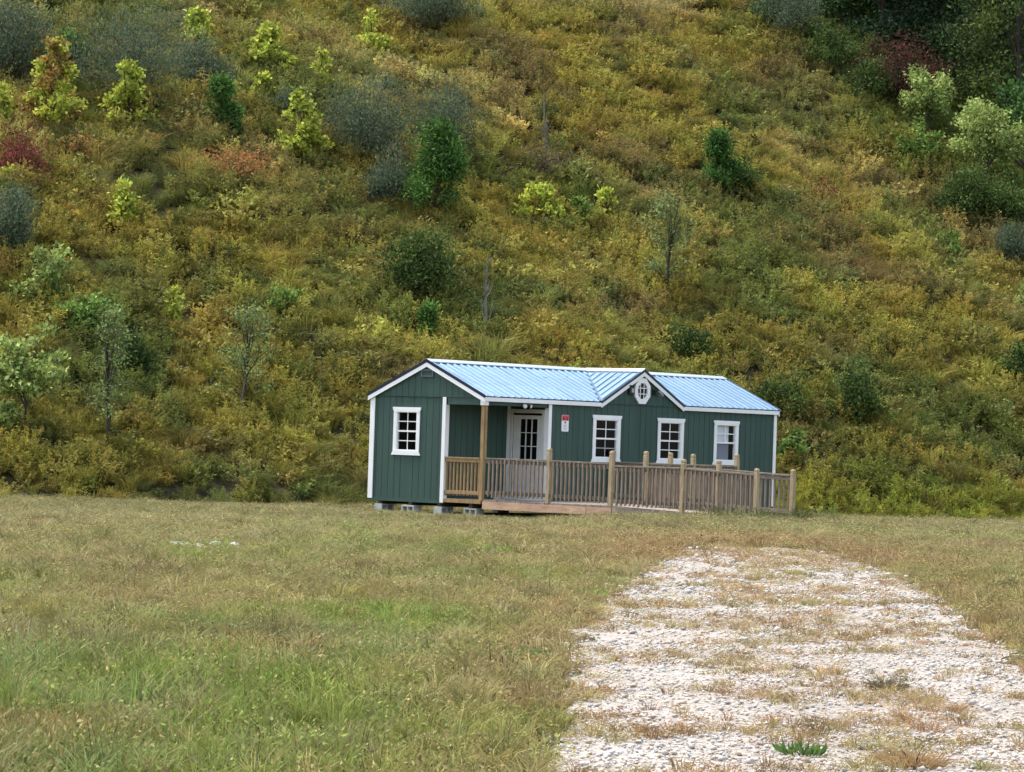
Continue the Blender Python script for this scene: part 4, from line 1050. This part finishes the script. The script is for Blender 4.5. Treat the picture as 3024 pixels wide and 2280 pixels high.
    V, F = leaf_quads(C, A, S['l'] * rg.uniform(.6, 1.25, n), S['w'] * rg.uniform(.7, 1.2, n), rg)
    c0, c1, c2 = (np.array(q) for q in S['c']); t = rg.random(n)[:, None]; u = rg.random(ncl)[ci][:, None]
    col = np.where(t < .5, c0, np.where(t < .5 + .42 * u, c1, c2)) * (.8 + .4 * u)
    if kind == 'wood': col = col * np.array([(1, 1, 1), (1.5, 1.25, .9), (.8, .9, 1.1), (1.1, 1.3, 1)][i % 4])
    if kind == 'yellow' and 'rust' in label: col = np.where((u > .45), col, np.array([.30, .20, .06]) * (.7 + .6 * t))
    col = np.clip(col * (1 + .18 * rg.normal(size=(n, 1))) * (1 + .05 * rg.normal(size=(n, 3))), .004, .8)
    link('crown', np_mesh('crown', V, F, np.repeat(col, 4, 0)), M['crown'], root)
for i, q in enumerate(PLANTS): plant(i, *q)

# ---- small things on the field and the track
def ground_plant(name, x, y, w, h, c0, c1, label, cat, seed, leafy=False):
    root = tag(empty(name, (x, y, float(ground_z(x, y)) + .004)), label, cat); rg = np.random.default_rng(seed)
    n = int(260 if not leafy else 90)
    a = rg.uniform(0, 6.28, n); r = w / 2 * np.sqrt(rg.random(n)); C = np.stack([np.cos(a) * r * .6, np.sin(a) * r * .6, np.zeros(n)], 1)
    A = unit(np.stack([np.cos(a) * r / w * 2, np.sin(a) * r / w * 2, np.ones(n) * .9], 1) + rg.normal(size=(n, 3)) * .25); A[:, 2] = np.abs(A[:, 2])
    if leafy: V, F = leaf_quads(C + A * h * .3 * rg.random((n, 1)), A, h * rg.uniform(.4, .9, n), h * .22, rg); k = 4
    else: V, F = blades(C, A, h * rg.uniform(.5, 1.1, n), .006, rg, .8); k = 6
    t = rg.random((n, 1)); col = np.array(c0) * t + np.array(c1) * (1 - t)
    link('leaves', np_mesh('leaves', V, F, np.repeat(col, k, 0)), M['crown'], root)
    st = MB()
    for k in range(5): an = k * 1.26; st.tube([(0, 0, -.01), (math.cos(an) * w * .15, math.sin(an) * w * .15, h * .5)], [.004, .002], 4)
    st.build('stem', M['bark'], root)
ground_plant('weed', 1.42, 15.35, .30, .085, (.08, .15, .04), (.14, .22, .06), 'small bright green weed growing in the pale gravel', 'weed', 1, True)
ground_plant('grass_tuft', 2.34, 19.86, .32, .11, (.10, .10, .05), (.20, .16, .09), 'dark grey green grass tuft on the gravel track', 'grass', 2)
ground_plant('dead_grass_clump', 1.9, 14.98, .42, .15, (.42, .29, .15), (.30, .19, .09), 'dry straw brown grass clump on the gravel', 'grass', 3)
ground_plant('weed', -.05, 42.0, .75, .14, (.14, .30, .04), (.26, .42, .06), 'bright lime weed patch in the dry grass before the shed', 'weed', 4, True)
ground_plant('weed', .75, 30.6, .6, .12, (.13, .22, .05), (.22, .32, .07), 'green weed patch at the grassy edge of the track', 'weed', 5, True)
ground_plant('weed', .18, 21.6, .42, .10, (.08, .20, .05), (.14, .28, .07), 'fresh green weed beside the track edge', 'weed', 6, True)
def stone(x, y, r, label, seed):
    rg = np.random.default_rng(seed); b = MB()
    import bmesh
    bm = bmesh.new(); bmesh.ops.create_icosphere(bm, subdivisions=2, radius=r)
    ph = rg.uniform(0, 6, 3)
    for v in bm.verts:
        q = v.co.normalized(); k = 1 + .22 * math.sin(3 * q.x + ph[0]) + .18 * math.sin(4 * q.y + ph[1]) + .15 * math.sin(5 * q.z + ph[2]); v.co *= k; v.co.z *= .55
    me = bpy.data.meshes.new('stone'); bm.to_mesh(me); bm.free()
    o = link('stone', me, M['stone'], None); o.location = (x, y, float(ground_z(x, y)) + r * .3); o.rotation_euler = (0, 0, rg.uniform(0, 6))
    return tag(o, label, 'stone', 'white stones in the dry grass')
for k, (x, y, r) in enumerate(((-4.0, 40.1, .12), (-3.82, 40.5, .08), (-3.62, 40.6, .10), (-3.4, 41.0, .08))): stone(x, y, r, 'white stone lying in the dry field grass', k)
